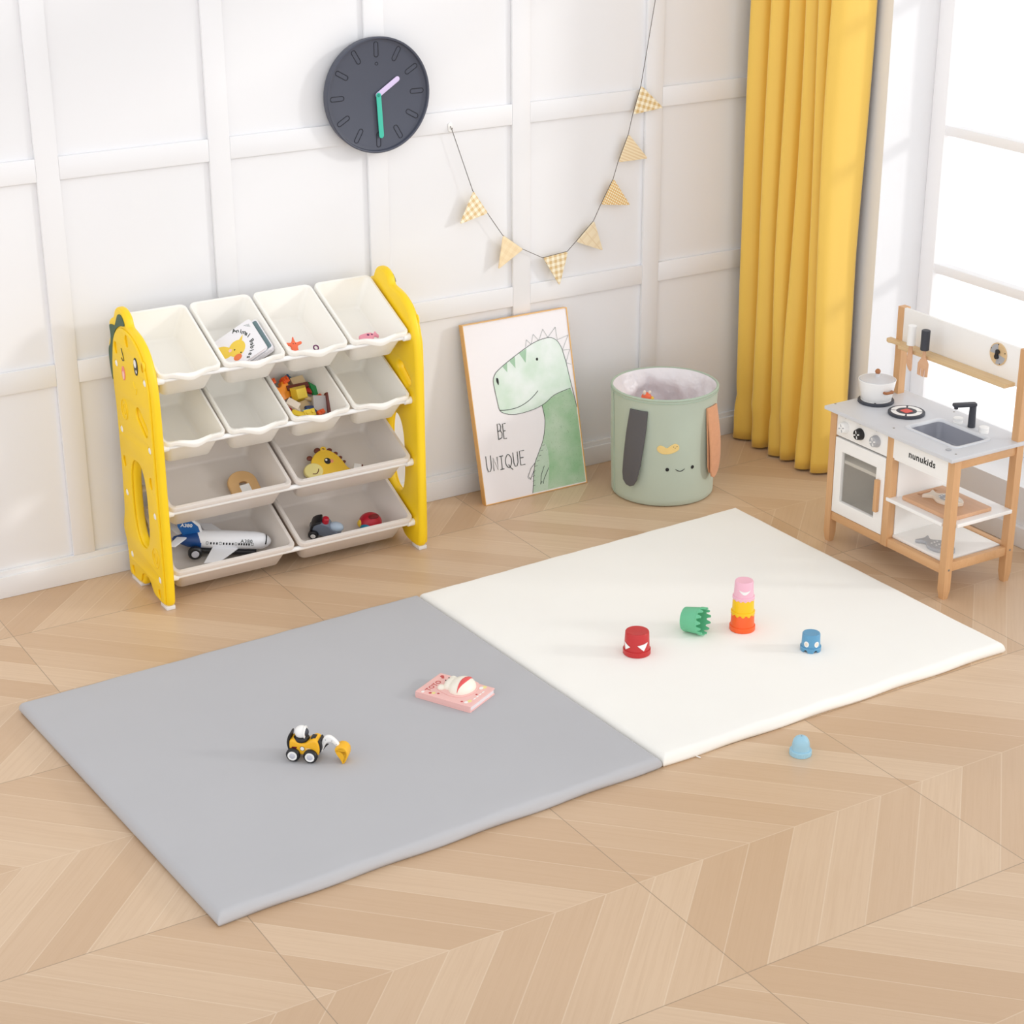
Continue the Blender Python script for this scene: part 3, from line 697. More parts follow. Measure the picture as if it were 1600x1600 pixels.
fin.plate([(-.088, .020), (-.098, .046), (-.145, .084), (-.168, .084), (-.160, .04), (-.140, .008)], .007, fv, (), .002); fin.build('tail_fin', M['plane_blue'], pa)
fl = MB()
for k in range(4): fl.ribbon([(-.158 + .004 * k, .058 + .006 * k), (-.150 + .006 * k, .062 + .006 * k), (-.138 + .006 * k, .060 + .006 * k)], .0022, .0080, frame(f @ Vector((0, .0045, 0)), f.col[0].xyz, f.col[2].xyz))
fl.text('A380', .016, .0080, frame(f @ Vector((-.134, .0045, .046)), f.col[0].xyz, f.col[2].xyz), .0003); fl.build('tail_marking', M['white'], pa)
edge = MB(); edge.plate([(-.084, .022), (-.094, .050), (-.142, .088), (-.147, .084), (-.100, .045), (-.090, .020)], .0085, frame(f @ Vector((0, .0047, 0)), f.col[0].xyz, f.col[2].xyz)); edge.build('fin_edge', M['plane_white'], pa)
for sgn in (-1, 1):
    w = MB(); w.plate([(.030, sgn * .016), (-.050, sgn * .016), (-.085, sgn * .110), (-.045, sgn * .110)][::sgn], .006, f @ Matrix.Translation((0, 0, -.018)), (), .002); w.build('wing', M['plane_white'], pa)
    w = MB(); w.plate([(-.128, sgn * .010), (-.160, sgn * .010), (-.190, sgn * .062), (-.168, sgn * .064)][::sgn], .005, f @ Matrix.Translation((0, 0, .006)), (), .0018); w.build('stabiliser', M['plane_white'], pa)
    wh = MB(); wh.cyl(f @ Vector((-.105, sgn * .030, -.026)), f @ Vector((-.105, sgn * .048, -.026)), .021, seg=28, bev=.004); whl = wh.build('wheel', M['black'], pa)
    hb = MB(); hb.cyl(f @ Vector((-.105, sgn * .046, -.026)), f @ Vector((-.105, sgn * .0495, -.026)), .0115, seg=24, bev=.001); hb.build('wheel_hub', M['hub'], whl)
un = MB(); un.plate(catmull([(.080, -.020), (.06, -.032), (-.02, -.030), (-.10, -.028), (-.11, .0), (-.10, .028), (-.02, .030), (.06, .032), (.080, .020)], 3), .014, f @ Matrix.Translation((0, 0, -.034)), (), .004); un.build('underside', M['black'], pa)
wi = MB(); dr = MB(); side = lambda x, z: frame(f @ Vector((x, -.0279 * math.cos(z), .0279 * math.sin(z))), f.col[0].xyz, (f.to_3x3() @ Vector((0, math.sin(z), math.cos(z)))))
for i, x in enumerate([-.060, -.051, -.042, -.022, -.013, -.004, .005, .024, .0315, .039, .0465, .054]): wi.plate(rrect(.0022, .0036, .0008, 2), .0009, side(x, .10))
for x in (-.071, -.032, .0145, .064): dr.plate(rrect(.0034, .0045, .001, 2), .0008, side(x, .12), [rrect(.0026, .0037, .0008, 2)])
wi.build('cabin_windows', M['black'], pa); dr.build('cabin_doors', M['ink'], pa)
tx = MB(); tx.text('A380', .015, .0008, side(.046, .42), .0001, 'CENTER', 1.15); tx.build('side_lettering', M['ink'], pa)
cw = MB(); cw.tube([f @ Vector((.106 - .0015 * abs(k) / 3, .0185 * math.sin(k * .24), .0185 * math.cos(k * .24) - .002)) for k in range(-6, 7)], .0042); cw.build('cockpit_window', M['black'], pa)

# grey toy vehicle
f = inbin(3, LXC[1], -.056, .104, .0, -.55)
tv = thing('toy_vehicle', 'grey toy vehicle with a red knob lying in the bottom right bin', 'toy vehicle', f.translation)
v_ = frame(f @ Vector((0, .018, 0)), f.col[0].xyz, f.col[2].xyz)
MB().plate(catmull([(-.036, .016), (-.034, .050), (-.016, .064), (.012, .060), (.022, .048), (.044, .040), (.050, .016)], 3), .036, v_, (), .004).build('body', M['tank_grey'], tv)
MB().plate(catmull([(-.040, .014), (-.039, .052), (-.018, .070), (-.012, .066), (-.032, .048), (-.033, .014)], 3), .040, frame(f @ Vector((0, .020, 0)), f.col[0].xyz, f.col[2].xyz), (), .003).build('roof_band', M['black'], tv)
k = MB(); k.cyl(f @ Vector((.0, -.004, .060)), f @ Vector((.0, -.004, .082)), .011, .010, 20, .003); k.build('red_knob', M['ball_red'], tv)
k = MB(); k.sphere((.036, 0, .048), .019, (1.25, .9, .75), f); k.build('bonnet', M['tank_light'], tv)
for sy in (-1, 1):
    k = MB(); k.cyl(f @ Vector((-.028, sy * .014, .016)), f @ Vector((-.028, sy * .028, .016)), .016, seg=24, bev=.003); kw = k.build('wheel', M['black'], tv)
    k = MB(); k.cyl(f @ Vector((-.028, sy * .027, .016)), f @ Vector((-.028, sy * .030, .016)), .008, seg=18, bev=.001); k.build('wheel_hub', M['white'], kw)
# ball
f = inbin(3, LXC[1], .094, .083, .034)
tb = thing('toy_ball', 'red and blue toy ball sitting in the bottom right bin', 'toy ball', f.translation)
MB().sphere((0, 0, 0), .034, (1.1, 1, .92), f).build('body', M['ball_red'], tb)
MB().sphere((-.020, -.018, -.006), .022, (1, 1, 1), f).build('blue_panel', M['ball_blue'], tb)
MB().sphere((-.028, .004, .0), .014, (1, 1, 1), f).build('yellow_panel', M['giraffe'], tb)
MB().plate(catmull([(-.014, -.008), (.012, -.009), (.016, .004), (.0, .008), (-.016, .004)], 4), .004, f @ Matrix.Translation((.004, -.004, .0285)), (), .0015).build('hollow', M['deepred'], tb)

#@@WALLTHINGS
# ------------------------------------------------------------------ wall clock
CC = Vector((1.7025, -.012, 1.3505))
ck = thing('wall_clock', 'round dark slate wall clock with lilac and teal hands', 'clock', CC)
cf = frame(CC, (1, 0, 0), (0, 0, 1))          # z comes out of the wall
MB().lathe([(.0001, 0), (.158, 0), (.168, .006), (.1715, .030), (.1715, .0375), (.1690, .0395), (.1655, .0385), (.1630, .0300), (.155, .0275), (.0001, .0275)], cf, 96).build('case', M['clock'], ck, 30)
for k in range(12):
    a = k * PI / 6; mf = cf @ Matrix.Rotation(-a, 4, 'Z') @ Matrix.Translation((0, .1335, .0275))
    b = MB(); b.tube([(p[0], p[1], .0002) for p in capsule((0, -.0155), (0, .0155), .0068, 8)], .0012, mf, 6, True); b.build('hour_marker', M['clock_dark'], ck)
b = MB(); b.tube([(p[0], p[1], .0277) for p in circle(0, .092, .0045, 16)], .0010, cf, 6, True); b.build('marker_ring', M['clock_dark'], ck)
MB().plate(capsule((0, 0), (.066, .042), .0080), .0016, cf @ Matrix.Translation((0, 0, .0305)), (), .0004).build('hour_hand', M['lilac'], ck)
MB().plate(capsule((0, 0), (.006, -.120), .0080), .0016, cf @ Matrix.Translation((0, 0, .0345)), (), .0004).build('minute_hand', M['teal'], ck)
b = MB(); b.cyl(cf @ Vector((0, 0, .0275)), cf @ Vector((0, 0, .0345)), .0035); b.cyl(cf @ Vector((0, 0, .0358)), cf @ Vector((0, 0, .0385)), .0045, bev=.001); b.build('hub', M['teal_dark'], ck)

# ------------------------------------------------------------------ garland
gl = thing('pennant_garland', 'string of seven patterned wooden triangle pennants hung in a curve across the wall', 'garland', (2.35, -.022, .66))
FL = [((2.036, 1.018), (2.088, .941), (1.985, .919)), ((2.144, .862), (2.219, .806), (2.125, .753)), ((2.296, .766), (2.391, .774), (2.359, .665)),
      ((2.493, .863), (2.424, .802), (2.529, .759)), ((2.568, .993), (2.521, .914), (2.635, .898)), ((2.625, 1.133), (2.586, 1.046), (2.702, 1.046)), ((2.671, 1.286), (2.641, 1.196), (2.758, 1.207))]
PAT = [('check', (252, 244, 220), (224, 194, 140), 52), ('check', (246, 226, 188), (240, 216, 174), 40), ('check', (252, 244, 220), (220, 190, 136), 52), ('plaid', (240, 224, 192), (228, 206, 168), 34),
       ('dots', (253, 244, 215), (230, 190, 126), 120), ('stripe', (244, 226, 192), (232, 208, 166), 105), ('check', (252, 244, 220), (220, 188, 128), 52)]
YG = -.026
def gpt(p, dz=0): return Vector((p[0], YG, p[1] + dz))
for i, (tri, pt) in enumerate(zip(FL, PAT)):
    a, b_, c = (Vector(q) for q in tri)
    pm_ = pattern_material('pennant_pattern_%d' % (i + 1), *pt)
    cen = (a + b_ + c) / 3; ang = math.atan2((b_ - a).y, (b_ - a).x); tilt = [.16, .14, .10, .06, .05, .05, .04][i]
    fr_ = frame((cen.x, YG, cen.y), (1, 0, 0), (0, 0, 1)) @ Matrix.Rotation(ang, 4, 'Z')
    loc = [Matrix.Rotation(-ang, 2) @ (q - cen) for q in (a, b_, c)]
    loc = [q * 1.0 for q in loc]
    if (loc[1].x - loc[0].x) * (loc[2].y - loc[0].y) - (loc[1].y - loc[0].y) * (loc[2].x - loc[0].x) < 0: loc = [loc[0], loc[2], loc[1]]
    rnd_ = []
    for k in range(3):
        p, q, r = loc[k - 1], loc[k], loc[(k + 1) % 3]
        u1 = (p - q).normalized() * .006; u2 = (r - q).normalized() * .006
        rnd_ += [tuple(q + u1), tuple(q + (u1 + u2) * .28), tuple(q + u2)]
    mb = MB(); mb.plate(rnd_, .004, fr_, (), .0006)
    o = mb.build('pennant', [pm_], gl, 30)
    uvl = o.data.uv_layers.get('UVMap') or o.data.uv_layers.new(name='UVMap'); inv = (fr_.inverted() @ WORLD[gl.name])
    for lp in o.data.loops:
        q = inv @ o.data.vertices[lp.vertex_index].co; uvl.data[lp.index].uv = (q.x + .5, q.y + .5)
    nm = ['large check', 'pale check', 'large check', 'pale plaid', 'small dot', 'pale stripe', 'large check'][i]
    o['label'] = nm + ' pennant'
pts = [Vector((1.9655, -.0225, 1.216))]
for i, tri in enumerate(FL):
    e = (tri[0], tri[1]) if i < 3 else (tri[1], tri[0])
    pts += [gpt(e[0]) + Vector((0, .0015, 0)), gpt(e[1]) + Vector((0, .0015, 0))]
pts += [Vector((2.722, -.0235, 1.56)), Vector((2.762, -.0225, 1.782))]
b = MB(); b.tube(pts, .0011, ID, 6); b.build('string', M['string'], gl)
for hx, hz, lb in ((1.9645, 1.222, 'small white hook on the wall holding the left end of the garland'), (2.762, 1.788, 'small white wall hook holding the upper right end of the garland')):
    h = thing('wall_hook', lb, 'hook', (hx, -.012, hz))
    hf = frame((hx, -.012, hz), (1, 0, 0), (0, 0, 1))
    b = MB(); b.plate(capsule((0, -.006), (0, .008), .0075), .003, hf, (), .001); b.build('plate', M['white'], h)
    b = MB(); b.tube([hf @ Vector(q) for q in ((0, .004, .003), (0, .0, .006), (0, -.005, .0095), (0, -.004, .013), (0, .001, .0145))], .0016, ID, 8); b.build('hook_arm', M['steel'], h)

# ------------------------------------------------------------------ leaning picture
BLc = Vector((2.000, -.149, .001)); pex = Vector((1, -.0036, 0)).normalized()
pey = Vector((.0007 - .030, .1829, .9832)).normalized()
pez = pex.cross(pey).normalized()
PF = Matrix((pex, pey, pez)).transposed().to_4x4(); PF.translation = BLc
pic = thing('framed_picture', 'thin gold framed print of a green dinosaur leaning against the wall', 'picture', BLc)
fb = MB(); fb.plate([(0, 0), (.398, 0), (.398, .600), (0, .600)], .024, PF @ Matrix.Translation((0, 0, -.024)), [[(.0022, .0022), (.3958, .0022), (.3958, .5978), (.0022, .5978)]], .0004); fb.build('frame', M['gold'], pic)
MB().plate([(.0018, .0018), (.3962, .0018), (.3962, .5982), (.0018, .5982)], .012, PF @ Matrix.Translation((0, 0, -.016)), ()).build('print', M['paper'], pic)
pr_ = [c for c in pic.children if c.name.startswith('print')][0]
Z0 = PF @ Matrix.Translation((0, 0, -.004)); lay = lambda k: Z0 @ Matrix.Translation((0, 0, .0003 * k))
SHX = lambda L: [(x + .030 * y, y) for x, y in L]      # the local points were measured upright
HEAD = SHX([(0.2965, 0.5112), (0.3147, 0.5074), (0.332, 0.4956), (0.3433, 0.4774), (0.3495, 0.4609), (0.3594, 0.4191), (0.3683, 0.3625), (0.3675, 0.3304), (0.332, 0.3251), (0.299, 0.317), (0.2734, 0.3022), (0.251, 0.2924), (0.2211, 0.2849), (0.1784, 0.2801), (0.1418, 0.2808), (0.1114, 0.2885), (0.0898, 0.3037), (0.0836, 0.3387), (0.0781, 0.3802), (0.0776, 0.4073), (0.087, 0.4259), (0.1056, 0.4394), (0.1359, 0.4559), (0.1798, 0.4771), (0.2293, 0.4984), (0.2618, 0.5076)])
NECK = SHX([(0.3675, 0.3304), (0.332, 0.3251), (0.2988, 0.3147), (0.2761, 0.3026), (0.251, 0.2924), (0.2551, 0.2673), (0.2568, 0.2394), (0.2497, 0.1992), (0.2389, 0.1689), (0.2202, 0.1354), (0.2037, 0.1062), (0.1944, 0.0709), (0.1887, 0.0348), (0.1835, 0.0065), (0.3935, 0.0055)]) + [(.3935, .20), (.3925, .26), (.390, .29)]
BELLY = SHX([(0.2389, 0.1689), (0.2499, 0.1622), (0.2578, 0.1376), (0.258, 0.091), (0.2503, 0.0459), (0.2424, 0.0078), (0.1835, 0.007), (0.1887, 0.0348), (0.1944, 0.0709), (0.2037, 0.1062), (0.2202, 0.1354)])
MB().plate(NECK, .0003, lay(0)).build('dinosaur_neck', M['dino_neck'], pr_)
MB().plate(BELLY, .0003, lay(1)).build('dinosaur_belly', M['dino_belly'], pr_)
MB().plate(catmull(HEAD, 3), .0003, lay(2)).build('dinosaur_head', M['dino_head'], pr_)
b = MB()
for t3 in ([(0.1164, 0.4435), (0.1321, 0.4228), (0.1346, 0.4539)], [(0.1439, 0.4578), (0.1642, 0.431), (0.1662, 0.4712)], [(0.1825, 0.4775), (0.2046, 0.4424), (0.2124, 0.4885)]): b.plate(SHX(t3), .0003, lay(3))
b.build('dinosaur_stripes', M['dino_stripe'], pr_)
k = MB(); w_ = .0016
k.ribbon(catmull(HEAD[7:] + HEAD[:6], 3, False), w_, .0003, lay(4))
k.ribbon(catmull(SHX([(0.0898, 0.3037), (0.1179, 0.3), (0.1599, 0.3017), (0.198, 0.3141), (0.2262, 0.331), (0.2408, 0.3431)]), 4, False), .0022, .0003, lay(4))
k.ribbon(SHX([(0.3495, 0.4609), (0.3594, 0.4191), (0.3683, 0.3625), (0.38, 0.296), (0.3850, 0.2632)]), w_, .0003, lay(4))
k.ribbon(catmull(NECK[4:14], 3, False), w_, .0003, lay(4))
k.ribbon(SHX([(0.2037, 0.1062), (0.186, 0.0911), (0.1708, 0.0639), (0.1742, 0.0563), (0.1765, 0.0628), (0.1791, 0.053), (0.1985, 0.084)]), w_, .0003, lay(4))
k.ribbon(SHX([(0.2375, 0.0894), (0.2226, 0.0607), (0.2164, 0.0293), (0.2229, 0.0397), (0.2271, 0.0295), (0.2315, 0.045), (0.2541, 0.0802)]), w_, .0003, lay(4))
for i in range(9):
    z = .03 + .016 * i; x = .1885 + max(0, z - .07) * .55 - (.004 if z < .07 else 0) * (1 - z / .07)
    k.ribbon(SHX([(x, z), (x + .010, z + .001)]), .0010, .0003, lay(4))
k.build('dinosaur_outline', M['ink'], pr_)
k = MB(); S = SHX([(0.2104, 0.4933), (0.2157, 0.5172), (0.2319, 0.4989), (0.2434, 0.5308), (0.2628, 0.5066), (0.2815, 0.542), (0.2982, 0.5118), (0.3301, 0.5412), (0.3333, 0.4985), (0.3770, 0.5073), (0.3495, 0.4609), (0.3780, 0.4591), (0.3593, 0.4177), (0.3790, 0.4083)])
for i in range(len(S) - 1): k.ribbon([S[i], S[i + 1]], .0011, .0003, lay(4))
k.build('dinosaur_spikes', M['ink_soft'], pr_)
k = MB(); k.plate(SHX(circle(.2488, .4473, .0042, 14, .0052)), .0003, lay(4)); k.plate(SHX(catmull([(.0885, .410), (.0945, .409), (.0965, .398), (.0945, .387), (.0915, .391), (.088, .400)], 4)), .0003, lay(4)); k.build('dinosaur_eye', M['ink_black'], pr_)
# hand lettering BE / UNIQUE, thin condensed strokes
k = MB()
def stroke(x, y, w, h, paths):
    for p in paths: k.ribbon(SHX([(x + q[0] * w, y + q[1] * h) for q in p]), .0026, .0003, lay(4))
LT = {'B': [[(0, 0), (0, 1), (.6, .98), (.85, .8), (.6, .55), (.05, .52)], [(.6, .55), (1, .35), (.85, .08), (0, 0)]], 'E': [[(1, 1), (0, 1), (.04, 0), (1, .0)], [(.02, .52), (.75, .52)]],
      'U': [[(0, 1.05), (.05, .25), (.25, 0), (.65, 0), (.92, .25), (.95, 1.05)]], 'N': [[(0, 0), (0, 1), (.95, 0), (.95, 1)]], 'I': [[(0, 1), (1, 1)], [(.5, 1), (.5, 0)], [(0, 0), (1, 0)]],
      'Q': [catmull([(.5, 1), (.95, .7), (.95, .3), (.5, 0), (.05, .3), (.05, .7)], 4) + [(.5, 1)], [(.45, .25), (.75, -.02), (1.1, -.2)]]}
for ch, x, y, w, h in (('B', .0745, .2085, .0155, .052), ('E', .0945, .2075, .0115, .050), ('U', .0195, .1100, .0190, .050), ('N', .0455, .1090, .0170, .044), ('I', .0695, .1085, .0150, .044), ('Q', .0915, .1085, .0235, .045), ('U', .1220, .1090, .0180, .045), ('E', .1475, .1085, .0180, .047)): stroke(x, y, w, h, LT[ch])
letters(k, lay(4), 'letter', M['ink'], pr_)

# ------------------------------------------------------------------ fabric storage basket
BX, BY, BH = 2.5816, -.3245, .3716
bk = thing('storage_basket', 'round sage green fabric basket with a stitched smiling face', 'basket', (BX, BY, 0))
def brad(z): return .169 + .006 * z / BH
def cyp(th, z, off=0.0):
    a = math.radians(th); r = brad(z) + off; return (BX + r * math.cos(a), BY + r * math.sin(a), z)
def bulge(th, z): return .0022 * math.sin(3 * math.radians(th) + 1) * math.sin(PI * z / BH) + .0012 * math.sin(7 * math.radians(th) + 9 * z) * math.sin(PI * z / BH)
def ring(z, off=0.0, wave=None, n=96): return [cyp(360 * k / n, z, off + (wave(360 * k / n, z) if wave else 0)) for k in range(n)]
loops = [ring(0.001, -.012), ring(.003, -.004)] + [ring(.008 + (BH - .010) * j / 24, 0, bulge) for j in range(25)] + [ring(BH, -.001), ring(BH, -.005)]
b = MB(); b.loft(loops, cap1=False); b.build('body', M['sage'], bk, 60)
def wr(th, z):
    a = math.radians(th); d = (BH - z) / BH
    return min(-.001, -.015 * min(1, d * 7) * (1.2 + abs(math.sin(4 * a + 9 * z)) * math.sin(3 * a - 19 * z) * 1.2 + .7 * abs(math.sin(9 * a - 16 * z)) * math.sin(2 * a + 34 * z))) - .004 * d
b = MB(); b.loft([ring(BH - .001, -.004)] + [ring(BH - .004 - (BH - .02) * j / 26, -.0055, wr) for j in range(27)], cap0=False); b.build('lining', M['lining'], bk, 60)
b = MB(); b.tube([cyp(360 * k / 96, BH - .003, -.0015) for k in range(96)], .0042, ID, 10, True); b.tube([cyp(360 * k / 96, BH - .013, .001) for k in range(96)], .0016, ID, 8, True); b.build('rim_binding', M['sage_rim'], bk, 60)
b = MB(); b.tube([cyp(166.5 - 4 * (j / 12), .01 + (BH - .02) * j / 12, .0015) for j in range(13)], .0018); b.build('side_seam', M['sage_rim'], bk)
def conform(poly, thick, offf, name, material, parent, cuts=3):
    """poly in (degrees, height) wrapped round the basket"""
    R = .172; t = MB(); t.plate([(math.radians(a) * R, z) for a, z in poly], thick, ID, (), min(.0015, thick * .3))
    bmesh.ops.triangulate(t.bm, faces=t.bm.faces)
    for _ in range(cuts):
        es = [e for e in t.bm.edges if e.calc_length() > .010]
        if not es: break
        bmesh.ops.subdivide_edges(t.bm, edges=es, cuts=1); bmesh.ops.triangulate(t.bm, faces=t.bm.faces)
    for v in t.bm.verts:
        th = math.degrees(v.co.x / R); z = v.co.y; v.co = Vector(cyp(th, z, bulge(th, z) + offf(th, z) + v.co.z))
    return t.build(name, material, parent, 50)
st1 = [(-163.7, .330), (-143.0, .330), (-144.0, .27), (-146.5, .20), (-149, .13), (-151.5, .095), (-155, .074), (-159.5, .067), (-164.5, .070), (-168.5, .085), (-169.5, .11), (-168.0, .18), (-166, .26)]
hz = lambda z: max(0.0, (.330 - z))
s1 = conform(st1, .005, lambda t, z: .002 + .016 * math.sin(min(1, hz(z) / .26) * PI * .62) , 'strap_handle', M['strap_grey'], bk); s1['label'] = 'charcoal grey hanging strap handle'
conform([(a, z + (.012 if z < .2 else 0)) for a, z in st1], .005, lambda t, z: .0012 + .008 * math.sin(min(1, hz(z) / .26) * PI * .6), 'strap_underside', M['strap_grey'], s1)
st2 = [(-76, .327), (-56, .327), (-55, .27), (-54, .20), (-54, .13), (-56, .100), (-60, .085), (-64.5, .080), (-69, .088), (-72, .11), (-74, .18), (-75.5, .26)]
s2 = conform(st2, .006, lambda t, z: .002 + .020 * math.sin(min(1, hz(z) / .25) * PI * .70), 'strap_handle', M['corduroy'], bk); s2['label'] = 'peach corduroy hanging strap handle'
conform([(a, z + (.012 if z < .2 else 0)) for a, z in st2], .005, lambda t, z: .0012 + .009 * math.sin(min(1, hz(z) / .25) * PI * .7), 'strap_underside', M['corduroy'], s2)
pt = conform(catmull([(-132.5, .209), (-129.7, .217), (-125.8, .215), (-121.9, .209), (-117.5, .219), (-113.0, .224), (-109.5, .217), (-109.3, .204), (-113.8, .194), (-120.6, .188), (-127.3, .189), (-131.8, .198)], 3), .0022, lambda t, z: .0002, 'peanut_patch', M['peanut'], bk)
for th, z in ((-115.3, .2135), (-111.5, .2150)): conform([(th + .45 * math.cos(q), z + .0014 * math.sin(q)) for q in [PI / 4 * i for i in range(8)]], .001, lambda t, zz: .0022, 'patch_eye', M['ink_black'], pt)
conform([(-114.3, .2105), (-113.2, .2090), (-112.2, .2112), (-113.2, .2100)], .001, lambda t, zz: .0022, 'patch_smile', M['ink_black'], pt)
for th, z in ((-120.9, .134), (-92.2, .135)): conform([(th + 2.0 * math.cos(q), z + .0062 * math.sin(q)) for q in [2 * PI / 18 * i for i in range(18)]], .0012, lambda t, zz: .0002, 'embroidered_eye', M['ink_black'], bk)
sm = catmull([(-112.0, .1335), (-109.3, .1275), (-105.4, .1260), (-101.9, .1325)], 5, False)
conform(sm + [(a, z + .0026) for a, z in reversed(sm)], .0010, lambda t, zz: .0003, 'embroidered_smile', M['ink_black'], bk)
# plush toy poking up inside the basket
tq = thing('plush_toy', 'small pink plush toy poking up inside the green basket', 'plush toy', (2.535, -.29, .04))
b = MB(); b.sphere((2.532, -.292, .322), .017, (1, 1, 1.05)); b.sphere((2.535, -.288, .280), .028, (1, 1, 1.3)); b.sphere((2.54, -.285, .16), .045, (1, 1, 2.6)); b.build('body', M['star'], tq)
b = MB(); b.sphere((2.522, -.295, .340), .006, (1, .7, 1.5)); b.sphere((2.540, -.299, .339), .0055, (1, .7, 1.3)); b.build('ears', M['b_white'], tq)
b = MB(); b.sphere((2.546, -.302, .318), .008); b.build('yellow_paw', M['giraffe'], tq)

# ------------------------------------------------------------------ curtain
KEY = [(3.115, -.060), (3.066, -.082), (3.090, -.120), (3.135, -.135), (3.120, -.165), (3.070, -.176), (3.092, -.212), (3.140, -.225), (3.120, -.250), (3.076, -.262), (3.096, -.292), (3.140, -.303), (3.122, -.325), (3.078, -.336), (3.098, -.366), (3.142, -.378), (3.122, -.400), (3.080, -.410), (3.098, -.436), (3.140, -.446), (3.112, -.466), (3.070, -.482), (3.092, -.506), (3.140, -.511), (3.185, -.508), (3.212, -.503), (3.226, -.494)]
path = catmull(KEY, 6, False); n = len(path)
V = []; F = []; NZ = 60
for j in range(NZ + 1):
    z = .008 + 2.42 * j / NZ; low = max(0, 1 - z / .75)
    for i, (x, y) in enumerate(path):
        s = i / (n - 1)
        xx = x + .007 * math.sin(3.1 * z + 9 * s) + .010 * low * math.sin(17 * s + 5 * z) + .006 * math.exp(-((z - .14) / .07) ** 2) * math.sin(40 * z + 21 * s) * (1 - s)
        yy = y + .006 * math.sin(2.3 * z + 14 * s) + .012 * low * low * math.cos(23 * s) - .012 * low * s
        if s > .9: xx = min(xx, 3.232)
        if yy > -.045: yy = -.045
        V.append((xx, yy, z))
for j in range(NZ):
    for i in range(n - 1): a = j * n + i; F.append((a, a + 1, a + n + 1, a + n))
b = MB(); b.add(V, F); cu = b.build('curtain', M['curtain'], None, 80)
tag(cu, 'floor-length mustard yellow curtain hanging in the corner beside the window', 'curtain')
sm_ = cu.modifiers.new('thickness', 'SOLIDIFY'); sm_.thickness = .0022; sm_.offset = 0

#@@KITCHEN
# ------------------------------------------------------------------ toy kitchen
kt = thing('toy_kitchen', 'white and beech wood play kitchen with sink and hob below the window', 'play kitchen', (2.90, -1.212, 0))
W26 = .026; XF = 2.760; XB = 3.003
YL, YM, YR = -.944, -1.201, -1.455
for nm, x, y, zt, zb in (('post', XF, YL, .433, 0), ('post', XF, YM, .433, .078), ('post', XF, YR, .433, 0), ('post', XB, YL, .7215, 0), ('post', XB, YR, .7215, 0)):
    b = MB()
    if zb == 0:
        q = .004; b.loft([[(x + q, y - W26 + q, 0), (x + W26 - q, y - W26 + q, 0), (x + W26 - q, y - q, 0), (x + q, y - q, 0)], [(x, y - W26, .030), (x + W26, y - W26, .030), (x + W26, y, .030), (x, y, .030)], [(x, y - W26, zt), (x + W26, y - W26, zt), (x + W26, y, zt), (x, y, zt)]])
    else: b.box(x, x + W26, y - W26, y, zb, zt, .0012)
    b.build('post', M['beech'], kt, 30)
def rail(x0, x1, y0, y1, z0, z1): b = MB(); b.box(x0, x1, y0, y1, z0, z1, .0012); return b.build('rail', M['beech_y'], kt)
rail(XF + .004, XF + .022, YR, YL - W26, .077, .104); rail(XB + .002, XB + .024, YR, YL - W26, .086, .115)
rail(XF + W26, XB, YR - W26 + .004, YR - .004, .086, .114); rail(XF + W26, XB, YR - W26 + .004, YR - .004, .404, .432)
rail(XF + W26, XB, YL - W26 + .004, YL - .004, .077, .104); rail(XF + W26, XB, YL - W26 + .004, YL - .004, .404, .432)
# worktop with a hole for the sink
CT0, CT1 = .4330, .4450
ctf = frame((0, 0, CT0))
sinkc = (2.885, -1.3165); shx, shy = .066, .103
MB().plate([(2.742, -1.486), (3.050, -1.486), (3.050, -.933), (2.742, -.933)], CT1 - CT0, ctf, [rrect(shx - .003, shy - .003, .012, 4, *sinkc)] , .0015).build('worktop', M['kit_grey'], kt, 30)
def skl(ix, z, r): return [(x, y, z) for x, y in rrect(shx - ix, shy - ix, r, 6, *sinkc)]
b = MB(); b.loft([skl(-.008, CT1 - .0005, .018), skl(-.0075, CT1 + .0035, .018), skl(-.002, CT1 + .0048, .016), skl(.003, CT1 + .002, .014), skl(.004, CT1 - .004, .014)], cap0=False, cap1=False); sk = b.build('sink_rim', M['sinkrim'], kt, 60)
b = MB(); b.loft([skl(.004, CT1 - .004, .014), skl(.010, CT1 - .048, .014), skl(.014, CT1 - .052, .012)], cap0=False); b.loft([skl(.0025, CT1 - .004, .014), skl(.008, CT1 - .050, .014), skl(.012, CT1 - .054, .012)], cap0=False); b.build('sink_basin', M['sink'], kt, 40)
b = MB(); b.cyl((2.858, -1.345, CT1 - .052), (2.858, -1.345, CT1 - .0512), .003); b.build('sink_drain_hole', M['black'], kt)
for x, y in ((2.779, -.939), (2.782, -1.199), (2.784, -1.457), (3.034, -1.186)): b = MB(); b.cyl((x, y, CT1 - .001), (x, y, CT1 + .0005), .0035, seg=14); b.build('screw_head', M['steel'], kt)
b = MB(); b.cyl((2.789, -1.422, CT1), (2.789, -1.422, CT1 + .003), .0085, seg=24, bev=.001); b.build('drain_plug', M['mid_grey'], kt)
